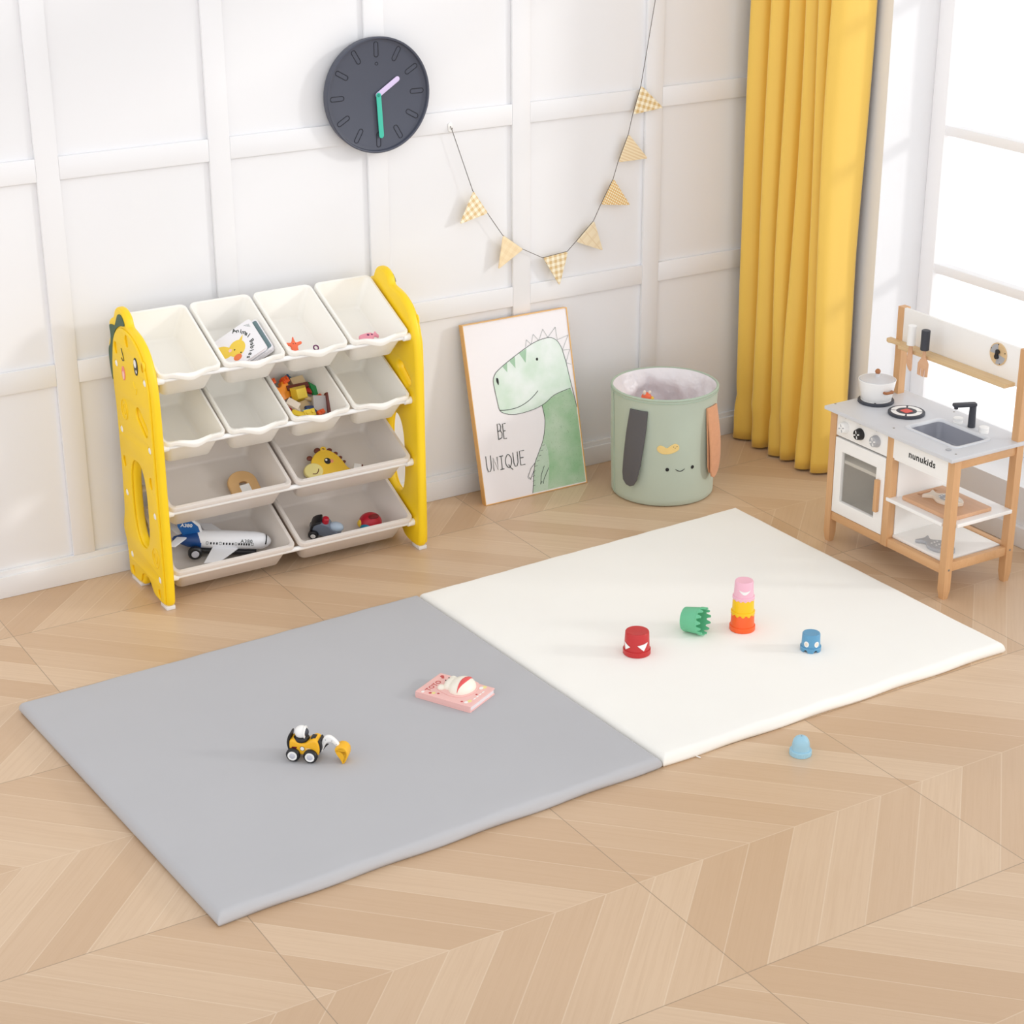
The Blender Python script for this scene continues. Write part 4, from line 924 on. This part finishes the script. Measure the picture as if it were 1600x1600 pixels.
# tap
tp = MB(); tp.cyl((2.982, -1.313, CT1), (2.982, -1.313, CT1 + .068), .0115, .0100, 28, .0015); tpb = tp.build('tap', M['anthracite'], kt, 40)
tf = rotz((2.982, -1.313, CT1 + .066), math.atan2(.024, -.056)); sp_ = MB(); sp_.plate(rrect(.036, .0115, .006, 4, .026, 0), .010, tf, (), .003); sp_.cyl(tf @ Vector((.052, 0, -.007)), tf @ Vector((.052, 0, .002)), .006, seg=18, bev=.001); sp_.build('spout', M['anthracite'], tpb, 40)
for x, y in ((2.973, -1.266), (2.980, -1.366)):
    b = MB(); b.lathe([(.0145, 0), (.0145, .006), (.0125, .0075), (.0145, .009), (.0150, .016), (.0138, .0175), (.0001, .018)], Matrix.Translation((x, y, CT1)), 28); b.build('tap_handle', M['white'], kt, 40)
# hob rings
for x, y, hot in ((2.897, -.989, False), (2.900, -1.123, True)):
    b = MB(); b.cyl((x, y, CT1), (x, y, CT1 + .009), .0555, seg=56, bev=.0015); hb = b.build('hob_ring', M['anthracite'], kt, 40)
    z = CT1 + .009
    if True:
        w = MB()
        for k in range(4):
            a0 = k * PI / 2 + PI / 4 + .07; a1 = a0 + PI / 2 - .14; N_ = 10
            P = [(x + .047 * math.cos(a0 + (a1 - a0) * i / N_), y + .047 * math.sin(a0 + (a1 - a0) * i / N_)) for i in range(N_ + 1)] + [(x + .031 * math.cos(a1 - (a1 - a0) * i / N_), y + .031 * math.sin(a1 - (a1 - a0) * i / N_)) for i in range(N_ + 1)]
            w.plate(P, .0006, frame((0, 0, z)))
        w.build('ring_marking', M['white'], hb)
        r_ = MB(); r_.plate(rrect(.015, .015, .006, 4, x, y), .0008, frame((0, 0, z))); r_.build('hot_spot', M['red'], hb)
# front: control panel, oven, door
b = MB(); b.box(XF + .003, XF + .014, YM + .0005, YL - W26 - .0005, .358, .4325, .001); cp = b.build('control_panel', M['kit_white'], kt)
ff = lambda y, z, d=0: frame((XF + .003 - d, y, z), (0, -1, 0), (0, 0, 1))
for y, m_, mk in ((-1.009, 'white', 'mid_grey'), (-1.078, 'black', 'white'), (-1.150, 'mid_grey', 'white')):
    b = MB(); b.lathe([(.0185, 0), (.0185, .004), (.0165, .010), (.0160, .015), (.0145, .0165), (.0001, .0165)], ff(y, .3925), 30); kn = b.build('oven_knob', M[m_], kt, 40); kn['label'] = {'white': 'white knob', 'black': 'black knob', 'mid_grey': 'grey knob'}[m_]
    w = MB()
    for k in range(4):
        a = k * PI / 2 + .3; w.plate(rrect(.0018, .0045, .001, 2), .0006, ff(y, .3925, .0165) @ Matrix.Rotation(a, 4, 'Z') @ Matrix.Translation((0, .0085, 0)))
    w.build('knob_marks', M[mk], kn)
    t = MB(); t.plate([(-.003, .003), (.003, .003), (0, -.004)], .0005, ff(y + .004 if m_ != 'white' else y, .4245)); t.build('pointer_mark', M['ink_black'], kt)
dx0, dx1 = XF + .001, XF + .015
dO = [(.0, .0), (.2265, 0), (.2265, .245), (0, .245)]; dH = [(.032, .042), (.188, .042), (.188, .205), (.032, .205)]
dfm = frame((dx1, YL - W26 - .002, .107), (0, -1, 0), (0, 0, 1))
b = MB(); b.plate(dO, dx1 - dx0, dfm, [dH], .0012); dr_ = b.build('oven_door', M['kit_white'], kt, 30)
b = MB(); b.plate(rrect(.080, .084, .002, 2, .110, .1235), .003, dfm @ Matrix.Translation((0, 0, .0015))); b.build('door_pane', M['ovenglass'], dr_)
b = MB(); b.box(dx0 - .013, dx0, -1.183, -1.168, .176, .279, .002); b.build('door_handle', M['beech'], dr_)
b = MB(); b.box(2.786, 2.999, YM - W26 + .004, YM - W26 + .010, .104, .388, .001); b.box(2.788, 2.999, YL - W26 - .0005, YL - W26 + .004, .104, .433, .001); b.box(2.992, 2.999, YM, YL - W26, .104, .433, .001); b.box(2.782, 2.995, YM, YL - W26, .104, .110, .001); b.build('oven_carcass', M['oven_in'], kt)
b = MB(); b.box(2.7745, 2.992, YM + .010, YL - W26 - .010, .272, .283, .001); b.build('oven_shelf', M['kit_white'], kt)
b = MB(); b.box(2.787, 2.9995, YM - W26 - .003, YM - W26 + .003, .110, .388, .0008); b.build('side_board', M['kit_white'], kt)
# apron with the shop lettering
b = MB(); b.plate([(0, 0), (.222, 0), (.222, .072), (-.020, .072), (-.020, .004), (0, .004)][::1], .009, frame((XF + .010, YM - W26 - .006, .3605), (0, -1, 0), (0, 0, 1)), (), .001); ap = b.build('front_apron', M['kit_white'], kt, 30)
tfr = frame((XF + .0008, -1.3480, .3965), (0, -1, 0), (0, 0, 1)); b = MB(); b.text('nunukids', .0290, .0006, tfr, .0004, 'CENTER', 1.08); letters(b, tfr, 'letter', M['ink_black'], ap)
b = MB(); b.plate([(2.757, YM - .014), (2.757, -1.4525), (2.7875, -1.4525), (2.7875, -1.486), (3.003, -1.486), (3.003, YM - .014)], .012, frame((0, 0, .2245)), (), .002)
b.build('middle_shelf', M['kit_white'], kt)
b = MB(); b.box(2.783, 3.004, YR + .004, YM - W26, .104, .1135, .001); b.build('bottom_shelf', M['kit_white'], kt)
# upper back: board, rail shelf, dial
b = MB(); b.box(XB + .001, XB + .012, YR, YL - W26, .606, .7215, .001); bb = b.build('back_board', M['kit_white'], kt)
b = MB(); b.plate([(2.962, -.998), (2.962, -1.446), (XB + .001, -1.446), (XB + .001, -.920), (2.985, -.922), (2.979, -.934), (2.984, -.944), (2.984, -.985), (2.975, -.990)], .012, frame((0, 0, .6055)), (), .002); b.build('back_shelf', M['pine'], kt, 40)
df = frame((XB + .001, -1.3725, .6835), (0, -1, 0), (0, 0, 1))
b = MB(); b.cyl(df @ Vector((0, 0, 0)), df @ Vector((0, 0, .004)), .0335, seg=48, bev=.001); dl = b.build('dial', M['pine'], kt)
q_ = MB(); q_.plate([(0, 0)] + [(.030 * math.cos(a), .030 * math.sin(a)) for a in [PI / 2 + PI / 2 * i / 8 for i in range(9)]], .0006, df @ Matrix.Translation((0, 0, .004))); q_.plate([(0, 0)] + [(.030 * math.cos(a), .030 * math.sin(a)) for a in [-PI / 2 - .2 + PI / 2 * i / 8 for i in range(9)]], .0006, df @ Matrix.Translation((0, 0, .004))); q_.build('dial_sectors', M['mid_grey'], dl)
q_ = MB()
for a in (.3, PI / 2, 2.7, -1.2): q_.plate(circle(.029 * math.cos(a), .029 * math.sin(a), .0017, 10), .0009, df @ Matrix.Translation((0, 0, .004)))
q_.build('dial_dots', M['ink_black'], dl)
q_ = MB(); q_.plate(catmull([(-.004, .013), (.005, .014), (.009, .006), (.004, .0), (.006, -.010), (-.002, -.015), (-.008, -.008), (-.005, .002)], 4), .008, df @ Matrix.Translation((0, 0, .004)), (), .002); q_.build('dial_hand', M['black'], dl)
for x, y, z in ((XF + .014, YR - W26, .094), (XB + .013, YR - W26, .103)): b = MB(); b.cyl((x, y + .001, z), (x, y - .0006, z), .0035, seg=14); b.build('screw_head', M['steel'], kt)
for x, z in ((2.80, .226), (2.90, .246)): pass

# things on the kitchen
def utensil(name, label, x, y, handle, poly, th):
    t = thing(name, label, 'toy utensil', (x, y, .64))
    b = MB(); b.cyl((x, y, .6375), (x, y, .6995), .0133, seg=32, bev=.0012); b.build('handle', handle, t, 40)
    f = frame((x, y - .0, .6375), (.35, -1, 0), (0, 0, 1)) @ Matrix.Translation((0, 0, -th / 2))
    b = MB(); b.plate([(p[0] * 1.12, p[1]) for p in poly], th, f, (), .0015); b.build('blade' if name == 'toy_knife' else 'head', M['board'], t, 40)
utensil('toy_knife', 'wooden toy knife with white handle hanging from the back shelf', 2.951, -1.066, M['white'], catmull([(-.004, 0), (-.008, -.030), (-.010, -.052), (-.003, -.074), (.006, -.080), (.007, -.05), (.004, 0)], 4), .006)
fk = [(-.0045, 0), (-.0045, -.020), (-.016, -.042), (-.016, -.078), (-.008, -.081), (-.0075, -.058), (-.0055, -.058), (-.005, -.082), (.003, -.083), (.0035, -.060), (.0055, -.060), (.006, -.083), (.014, -.082), (.015, -.042), (.0045, -.020), (.0045, 0)]
utensil('toy_fork', 'wooden toy fork with dark grey handle hanging from the back shelf', 2.951, -1.125, M['anthracite'], fk, .006)
# pot
PZ = CT1 + .0098
po = thing('toy_pot', 'white toy cooking pot with grey lid standing on the hob', 'toy pot', (2.897, -.989, PZ))
pmx = Matrix.Translation((2.897, -.989, PZ))
b = MB(); b.lathe([(.0001, 0), (.044, 0), (.047, .003), (.0570, .060), (.0575, .063), (.056, .064), (.0545, .062), (.045, .006), (.0001, .005)], pmx, 56); b.build('body', M['white'], po, 40)
b = MB(); b.lathe([(.0001, .056), (.0535, .056), (.0545, .060), (.0525, .0645), (.035, .0685), (.010, .0705), (.0075, .0715), (.0070, .081), (.0001, .0815)], pmx, 56); ld = b.build('lid', M['lid'], po, 40)
b = MB(); b.sphere((2.897, -.989, PZ + .0875), .0085); b.build('lid_knob', M['walnut'], ld)
for a in (-1.62, 1.52):
    c_ = Vector((2.897 + .055 * math.cos(a), -.989 + .055 * math.sin(a), PZ + .036)); hf = frame(c_, (-math.sin(a), math.cos(a), 0), (-math.cos(a), -math.sin(a), 0)) @ Matrix.Rotation(PI, 4, 'Y')
    b = MB(); b.plate([(-.017, .004), (-.017, -.005), (-.012, -.010), (.012, -.010), (.017, -.005), (.017, .004), (.011, .004), (.011, -.003), (-.011, -.003), (-.011, .004)], .008, hf @ Matrix.Translation((0, 0, -.004)), (), .002); b.build('handle', M['walnut'], po)
# chopping board, fish
b = MB(); b.plate([(x, y) for x, y in rrect(.0815, .1035, .004, 3, 2.8635, -1.3585)], .0125, frame((0, 0, .2367)), [rrect(.035, .0065, .005, 4, 2.866, -1.272)], .0025); o = b.build('chopping_board', M['board'], None, 40)
tag(o, 'wooden toy chopping board with slot handle on the middle kitchen shelf', 'chopping board')
def fish(name, label, f, L, cols, hh):
    t = thing(name, label, 'toy fish', f.translation)
    P = catmull([(-.5, .16), (-.46, .0), (-.5, -.17), (-.30, -.08), (-.10, -.19), (.12, -.20), (.33, -.12), (.46, .0), (.33, .13), (.12, .21), (-.10, .19), (-.30, .07)], 4)
    P = [(x * L, y * L * 1.25) for x, y in P]
    b = MB(); b.plate(P, hh, f, (), .002); b.build('body', cols[0], t, 40)
    b = MB(); b.plate([(x * .62 + .02 * L, y * .7) for x, y in P if x > -.31 * L], .0006, f @ Matrix.Translation((0, 0, hh))); b.build('painted_back', cols[1], t)
    b = MB()
    for i in range(3):
        for j in (-1, 0, 1): b.plate(circle((-.12 + .14 * i) * L, .09 * j * L, .022 * L, 10), .0011, f @ Matrix.Translation((0, 0, hh)))
    b.plate(circle(.34 * L, .03 * L, .022 * L, 10), .0011, f @ Matrix.Translation((0, 0, hh))); b.build('scale_marks', M['white'], t)
fish('toy_fish', 'white and grey wooden toy fish lying on the chopping board', rotz((2.862, -1.356, .2496), -1.35), .128, (M['b_white'], M['mid_grey']), .012)
fish('toy_fish', 'plain grey toy fish lying on the bottom kitchen shelf', rotz((2.830, -1.374, .1142), -1.50), .132, (M['mid_grey'], M['mid_grey']), .011)

#@@TOYS
# ------------------------------------------------------------------ toys on the mat
TM = .0325
def cup_mesh(R, rt, h, band, scallop=0, depth=.0, thick=.0022, bandw=.003, legs=0):
    """stacking cup standing upside down: closed end up"""
    n = 96; b = MB()
    def lp(r, z, f=None): return [(r * math.cos(2 * PI * k / n), r * math.sin(2 * PI * k / n), z + (f(2 * PI * k / n) if f else 0)) for k in range(n)]
    if scallop: e = lambda a: depth * (.5 - .5 * max(-1, min(1, 1.5 * math.cos(scallop * a))))
    elif legs: e = lambda a: depth * max(0, math.sin(legs * a)) ** .6
    else: e = None
    rb = R - bandw
    b.loft([lp(rb - thick, 0, e), lp(R - .0008, 0, e), lp(R, .001, e), lp(R, band - .001), lp(R - .001, band), lp(rb, band), lp(rt + .0008, h - .003), lp(rt - .0005, h - .0006), lp(rt - .003, h), lp(rt - .006, h - .0006), lp(.0005, h - .0006)], cap0=False)
    b.loft([lp(rb - thick, 0, e), lp(rt - thick, h - .004), lp(.0005, h - .004)], cap0=False)
    return b
def cup(label, R, rt, h, band, m, loc, rot=0, **kw):
    o = cup_mesh(R, rt, h, band, **kw)
    for v in o.bm.verts: v.co = Matrix.Rotation(rot, 3, 'Z') @ v.co + Vector(loc)
    t = thing('stacking_cup', label, 'stacking cup', loc, 'stacking cups on the mat')
    o.build('cup_body', m, t, 40); return t
def on_cup(t, loc, th, z, r, poly, m, name, h=.0010):
    """decal on the cup wall; poly in metres around/up"""
    a = math.radians(th); c = Vector(loc) + Vector((r * math.cos(a), r * math.sin(a), z))
    q = MB(); q.plate(poly, h, ID)
    bmesh.ops.triangulate(q.bm, faces=q.bm.faces)
    for _ in range(4):
        es = [e for e in q.bm.edges if e.calc_length() > .003]
        if not es: break
        bmesh.ops.subdivide_edges(q.bm, edges=es, cuts=1); bmesh.ops.triangulate(q.bm, faces=q.bm.faces)
    for v in q.bm.verts:
        aa = a + v.co.x / r; rr = r + v.co.z; v.co = Vector((loc[0] + rr * math.cos(aa), loc[1] + rr * math.sin(aa), loc[2] + z + v.co.y))
    q.build(name, m, t)
rl = (1.772, -1.339, TM); t = cup('red stacking cup with white triangle eyes standing alone on the cream mat', .0378, .0318, .066, .0150, M['t_red'], rl)
on_cup(t, rl, -176, .030, .0348, [(-.010, .009), (.012, .000), (-.004, -.012)][::-1], M['white'], 'eye', .0014); on_cup(t, rl, -95, .030, .0348, [(-.017, .006), (.014, .012), (.001, -.011)][::-1], M['white'], 'eye', .0014)
ol = (2.107, -1.372, TM); cup('orange stacking cup at the bottom of the three-cup tower', .0360, .0312, .0520, .0140, M['t_orange'], ol)
yl = (2.107, -1.372, TM + .0466); cup('yellow stacking cup in the middle of the three-cup tower', .0334, .0288, .0520, .0120, M['t_yellow'], yl, .4, scallop=12, depth=.005)
pk = (2.107, -1.372, TM + .0925); t = cup('pink stacking cup with a white smile on top of the tower', .0308, .0248, .0560, .0110, M['t_pink'], pk, .2, scallop=14, depth=.003)
sm = [(-.016 + .032 * i / 12, -.012 * math.sin(PI * i / 12)) for i in range(13)] + [(.016 - .032 * i / 12, .001 - .004 * math.sin(PI * i / 12)) for i in range(13)]
on_cup(t, pk, -122, .030, .0272, [(x, y + .004) for x, y in sm], M['white'], 'smile')
bl = (2.185, -1.574, TM); t = cup('small blue stacking cup with round white eyes, nearest the mat front edge', .0286, .0236, .0515, .0140, M['t_blue'], bl, .1, legs=6, depth=.0085)
for th in (-158, -92):
    on_cup(t, bl, th, .0255, .0252, circle(0, 0, .0072, 20, .0085), M['white'], 'eye'); on_cup(t, bl, th, .0255, .0262, circle(0, 0, .0042, 16, .005), M['b_white'], 'eye_ring', .0006)
# green cup on its side
R_, rt_, h_ = .0395, .0335, .064; al = math.atan((R_ - rt_) / h_)
ax_ = Vector((.50, -.87, 0)).normalized()
gf = Matrix.Identity(4); zc = -(ax_ * math.cos(al) + Vector((0, 0, math.sin(al)))); zc.normalize(); xc = Vector((-ax_.y, ax_.x, 0)).normalized(); yc = zc.cross(xc)
gm = Matrix((xc, yc, zc)).transposed().to_4x4()
o = cup_mesh(R_, rt_, h_, .016, scallop=13, depth=.013, bandw=.0015); o.bm.transform(gm)
mz = min(v.co.z for v in o.bm.verts); o.bm.transform(Matrix.Translation((1.9955, -1.3490, TM - mz)))
gt = thing('stacking_cup', 'green stacking cup lying on its side with a wavy open rim', 'stacking cup', (1.985, -1.335, TM), 'stacking cups on the mat'); o.build('cup_body', M['t_green'], gt, 40)
# pale blue domed cup on the floor
cl = (1.834, -1.962, 0.0)
ct = thing('stacking_cup', 'pale blue domed cup standing on the wooden floor in front of the mat', 'stacking cup', cl, 'stacking cups on the mat')
n = 96
def rb_(a): return 1 + .012 * (1 if math.sin(28 * a) > 0 else -1)
b = MB(); LP = lambda r, z, f=False: [(cl[0] + r * (rb_(2 * PI * k / n) if f else 1) * math.cos(2 * PI * k / n), cl[1] + r * (rb_(2 * PI * k / n) if f else 1) * math.sin(2 * PI * k / n), z) for k in range(n)]
b.loft([LP(.0265, 0, True), LP(.0275, .001, True), LP(.0275, .0125, True), LP(.0265, .0140), LP(.0228, .0142), LP(.0222, .020), LP(.0216, .030), LP(.0195, .039), LP(.0155, .0455), LP(.0100, .0495), LP(.0045, .0512), LP(.0030, .0508), LP(.0003, .0508)]); b.build('cup_body', M['t_pale_blue'], ct, 30)
b = MB(); b.cyl((cl[0], cl[1], .0507), (cl[0], cl[1], .0514), .0016, seg=12); b.build('top_hole', M['ink_soft'], ct)

# pink book
A_, B_, C_ = Vector((1.134, -1.249, TM)), Vector((1.212, -1.400, TM)), Vector((1.320, -1.344, TM))
bex = (C_ - B_).normalized(); bey = (A_ - B_).normalized(); cen = (A_ + C_) / 2; hw, hl = (C_ - B_).length / 2, (A_ - B_).length / 2
bf = frame(cen, bex, bey); BT = .0175
pb = thing('sound_book', 'pink picture book with a raised white figure lying on the grey mat', 'book', cen)
b = MB(); b.plate(rrect(hw, hl, .004), .0022, bf, (), .0008); b.plate(rrect(hw, hl, .004), .0022, bf @ Matrix.Translation((0, 0, BT - .0022)), (), .0008)
b.loft([[(-hw + .001, -hl + .001, .0005), (-hw + .001, hl - .001, .0005), (-hw + .004, hl - .001, .0005), (-hw + .004, -hl + .001, .0005)], [(-hw - .0005, -hl + .001, BT / 2), (-hw - .0005, hl - .001, BT / 2), (-hw + .004, hl - .001, BT / 2), (-hw + .004, -hl + .001, BT / 2)], [(-hw + .001, -hl + .001, BT - .0005), (-hw + .001, hl - .001, BT - .0005), (-hw + .004, hl - .001, BT - .0005), (-hw + .004, -hl + .001, BT - .0005)]], bf); b.build('cover', M['book_pink'], pb, 40)
b = MB(); b.box(-hw + .003, hw - .003, -hl + .003, hl - .003, .0022, BT - .0022, .0003, bf); b.build('pages', M['book_page'], pb)
tpf = bf @ Matrix.Translation((0, 0, BT))
b = MB(); b.text('TOTO', .0205, .0005, tpf @ Matrix.Translation((-.010, .060, 0)), .0002, 'CENTER', 1.1); b.build('title_lettering', M['text_red'], pb)
fg = MB(); fg.plate(catmull([(-.036, -.012), (-.030, .022), (-.020, .040), (.002, .043), (.018, .036), (.040, .044), (.060, .030), (.066, -.008), (.058, -.038), (.016, -.052), (-.024, -.040)], 4), .0015, tpf, (), .0006); fg.build('raised_border', M['book_pink'], pb, 40)
fg = MB(); fg.sphere((.016, -.012, .002), .034, (1.25, 1.0, .82), tpf, 32, 18); fg.sphere((.016, .018, .002), .024, (1.25, .85, .8), tpf); fg.sphere((-.012, .034, .002), .011, (1, 1, .8), tpf); fg.sphere((.044, .034, .002), .011, (1, 1, .8), tpf)
bmesh.ops.bisect_plane(fg.bm, geom=fg.bm.verts[:] + fg.bm.edges[:] + fg.bm.faces[:], plane_co=tpf @ Vector((0, 0, .0002)), plane_no=(0, 0, 1), clear_inner=True)
fg.build('raised_figure', M['bunny'], pb, 60)
rs = MB(); L_ = []
for i in range(17):
    u = -.024 + .080 * i / 16; q = max(0, 1 - ((u - .016) / .0425) ** 2); z = .002 + .82 * .034 * math.sqrt(max(0, q - ((-.022 + .012) / .034) ** 2 * .6)); hwid = .0085 * math.sin(PI * (i + .4) / 16.8)
    L_.append([(u, -.021 - hwid, z - .004), (u, -.021 + hwid, z - .0005), (u, -.021 + hwid * .6, z + .0018), (u, -.021 - hwid * .6, z + .0002)])
rs.loft(L_, tpf); rs.build('red_band', M['bunny_red'], pb, 50)
ey_ = MB()
for u, v in ((.008, .034), (.024, .034)): ey_.sphere((u, v, .0150), .0018, (1, 1, 1), tpf, 10, 6)
ey_.build('eyes', M['ink'], pb)
dc = MB()
for u, v, r in ((-.048, .046, .004), (-.040, .026, .0035), (.046, .070, .0055), (.040, .064, .004), (-.046, -.050, .0035), (.006, -.062, .003)): dc.plate(circle(u, v, r, 12), .0005, tpf)
dc.build('red_flower_prints', M['text_red'], pb)
dc = MB()
for u, v, r in ((-.034, -.066, .007), (.050, -.058, .008), (-.044, .038, .006)): dc.plate(circle(u, v, r, 14, r * .8), .0005, tpf)
dc.build('yellow_prints', M['giraffe_nose'], pb)
dc = MB()
for u, v, r in ((-.044, -.062, .006), (.042, -.054, .007), (-.052, .066, .005)): dc.plate(circle(u, v, r, 14, r * .8), .0006, tpf)
for u in (-.016, -.002, .012, .026): dc.plate(rrect(.005, .0016, .001, 2, u, -.070), .0005, tpf)
dc.build('white_prints', M['white'], pb)

# robot digger
rx = Vector((.74, -.67, 0)).normalized(); ry = Vector((-rx.y, rx.x, 0))
rf = frame((.7556, -1.3790, TM), rx, ry)
rb = thing('toy_digger', 'yellow toy digger with a white helmeted driver on the grey mat', 'toy vehicle', rf.translation)
sd = lambda y: frame(rf @ Vector((0, y, 0)), rx, (0, 0, 1))
prof = catmull([(-.030, .022), (-.033, .040), (-.030, .054), (-.020, .056), (-.008, .050), (.006, .048), (.018, .055), (.030, .060), (.041, .054), (.045, .036), (.040, .018), (.020, .016), (-.015, .016)], 4)
b = MB(); b.plate(prof, .042, sd(.021), (), .006, 3); b.build('body', M['robot_yellow'], rb, 50)
b = MB(); b.plate(catmull([(-.036, .024), (-.040, .045), (-.034, .066), (-.029, .066), (-.032, .045), (-.031, .024)], 3), .034, sd(.017), (), .003); b.build('back_plate', M['black'], rb)
b = MB(); b.plate(catmull([(.041, .020), (.048, .034), (.045, .054), (.040, .056), (.042, .036), (.037, .020)], 3), .036, sd(.018), (), .002); b.build('front_grille', M['black'], rb)
b = MB(); b.sphere((-.006, 0, .052), .0205, (1, 1, .55), rf); b.build('seat', M['black'], rb)
b = MB(); b.sphere((-.006, 0, .069), .0165, (1, 1, 1), rf, 28, 18); hl_ = b.build('helmet', M['white'], rb, 60)
b = MB(); b.sphere((-.0005, 0, .0690), .0140, (.95, .92, .9), rf, 24, 16); b.build('visor', M['anthracite'], hl_, 60)
b = MB(); b.tube([rf @ Vector((.004, .0145 * math.cos(2 * PI * k / 24), .069 + .0145 * math.sin(2 * PI * k / 24))) for k in range(24)], .0022, ID, 8, True); b.build('visor_rim', M['white'], hl_)
b = MB(); b.box(.020, .032, -.010, .010, .0555, .0605, .001, rf @ Matrix.Rotation(-.0, 4, 'Y')); b.build('bonnet_vent', M['black'], rb)
for x in (-.022, .022):
    for s_ in (-1, 1):
        b = MB(); b.cyl(rf @ Vector((x, s_ * .016, .0175)), rf @ Vector((x, s_ * .031, .0175)), .0175, seg=36, bev=.0035); w = b.build('wheel', M['black'], rb, 50)
        b = MB(); b.lathe([(.0118, 0), (.0118, .002), (.0095, .0024), (.0085, .0010), (.004, .0026), (.0001, .0030)], Matrix.Translation(rf @ Vector((x, s_ * .0305, .0175))) @ frame((0, 0, 0), rx, (0, 0, 1) if s_ < 0 else (0, 0, -1)), 28); hb_ = b.build('wheel_hub', M['white'], w, 50)
        b = MB(); b.lathe([(.0072, 0), (.0072, .0020), (.004, .0034), (.0001, .0038)], Matrix.Translation(rf @ Vector((x, s_ * .0305, .0175))) @ frame((0, 0, 0), rx, (0, 0, 1) if s_ < 0 else (0, 0, -1)), 24); b.build('hub_cap', M['hub'], w, 50)
s0 = sd(-.0206)
b = MB(); b.plate(circle(.001, .0345, .0062, 22), .0006, s0); b.build('side_badge_ring', M['black'], rb)
b = MB(); b.plate(circle(.001, .0345, .0050, 22), .0010, s0); b.build('side_badge', M['white'], rb)
b = MB(); b.plate([(-.027, .034), (-.024, .038), (-.012, .038), (-.014, .0335)], .0006, s0); b.build('side_vent', M['deepred'], rb)
b = MB(); b.box(.010, .022, .0355, .0362, 0, .0006, 0, s0); b.box(.010, .026, .0325, .0332, 0, .0006, 0, s0); b.build('side_lettering', M['white'], rb)
arm = catmull([(.041, .026), (.046, .050), (.056, .065), (.070, .064), (.084, .052), (.090, .040), (.082, .040), (.070, .050), (.058, .046), (.050, .030), (.046, .022)], 4)
b = MB(); b.plate(arm, .012, sd(.006), (), .003); am = b.build('digger_arm', M['white'], rb, 50)
b = MB()
for x, z in ((.056, .056), (.072, .055), (.083, .046)): b.cyl(sd(-.0055) @ Vector((x, z, 0)), sd(-.0055) @ Vector((x, z, .0012)), .0014, seg=10)
b.build('arm_rivets', M['mid_grey'], am)
b = MB(); b.plate([(.046, .022), (.056, .036), (.062, .042), (.056, .042), (.048, .030)], .006, sd(.003), (), .001); b.build('arm_brace', M['black'], am)
bu = MB(); bp_ = [(.082, .040), (.092, .0455), (.104, .044), (.112, .034), (.112, .018), (.104, .0015), (.098, .0015), (.103, .017), (.099, .028), (.090, .031), (.083, .030)]
bu.plate(catmull(bp_, 3), .034, sd(.017), (), .0016)
for yy in (.017, -.0145): bu.plate(catmull([(.083, .034), (.094, .043), (.106, .041), (.111, .030), (.110, .016), (.101, .0018), (.094, .012), (.086, .024)], 3), .0025, sd(yy), (), .0008)
bu.build('bucket', M['robot_yellow'], rb, 50)

#@@CAM
# ------------------------------------------------------------------ camera, light
cam = bpy.data.cameras.new('camera'); co = bpy.data.objects.new('camera', cam); COL.objects.link(co)
yaw, pit, rol = 0.54632, -0.3911, -0.0038
fw = Vector((math.sin(yaw) * math.cos(pit), math.cos(yaw) * math.cos(pit), math.sin(pit))); rt = Vector((math.cos(yaw), -math.sin(yaw), 0)); up = rt.cross(fw)
R1 = rt * math.cos(rol) + up * math.sin(rol); U1 = -rt * math.sin(rol) + up * math.cos(rol)
cm = Matrix((R1, U1, -fw)).transposed().to_4x4(); cm.translation = (-0.93385, -5.13821, 2.3656); co.matrix_world = cm
cam.sensor_width = 36; cam.sensor_fit = 'HORIZONTAL'; cam.lens = 2978.407 / 1600 * 36; cam.clip_start = .05
SC.camera = co
su = bpy.data.lights.new('sun', 'SUN'); so = bpy.data.objects.new('sun', su); COL.objects.link(so)
sd_ = Vector((-1.0, .72, -.37)).normalized(); so.rotation_euler = sd_.to_track_quat('-Z', 'Y').to_euler(); su.energy = 0.85; su.angle = math.radians(6.5); su.color = (1.0, .985, .965)
wd = bpy.data.worlds.new('world'); SC.world = wd; wd.use_nodes = True
bg = wd.node_tree.nodes['Background']; bg.inputs[0].default_value = (.985, .99, 1.0, 1)
wg = NG(wd.node_tree); wtc = wd.node_tree.nodes.new('ShaderNodeTexCoord'); wsp = wd.node_tree.nodes.new('ShaderNodeSeparateXYZ'); wd.node_tree.links.new(wtc.outputs['Generated'], wsp.inputs[0])
# overcast sky, brighter on the window side, plus an added fill from the front left
wd.node_tree.links.new(wg.m('MULTIPLY', wg.m('ADD', wg.m('ADD', 0.96, wg.m('MULTIPLY', wg.m('MAXIMUM', wg.m('ADD', wg.m('ADD', wg.m('MULTIPLY', wsp.outputs[1], -0.66), wg.m('MULTIPLY', wsp.outputs[0], -0.5)), wg.m('MULTIPLY', wsp.outputs[2], 0.56)), 0.0), 0.80)), wg.m('MULTIPLY', wg.m('MAXIMUM', wg.m('ADD', wsp.outputs[0], 0.05), 0.0), 0.70)), wg.m('SUBTRACT', 1.0, wg.m('MULTIPLY', wg.m('MAXIMUM', wsp.outputs[2], 0.0), 0.46))), bg.inputs[1])
SC.view_settings.view_transform = 'Standard'; SC.view_settings.look = 'None'; SC.view_settings.gamma = 1; SC.view_settings.exposure = -0.03
SC.view_settings.use_curve_mapping = False
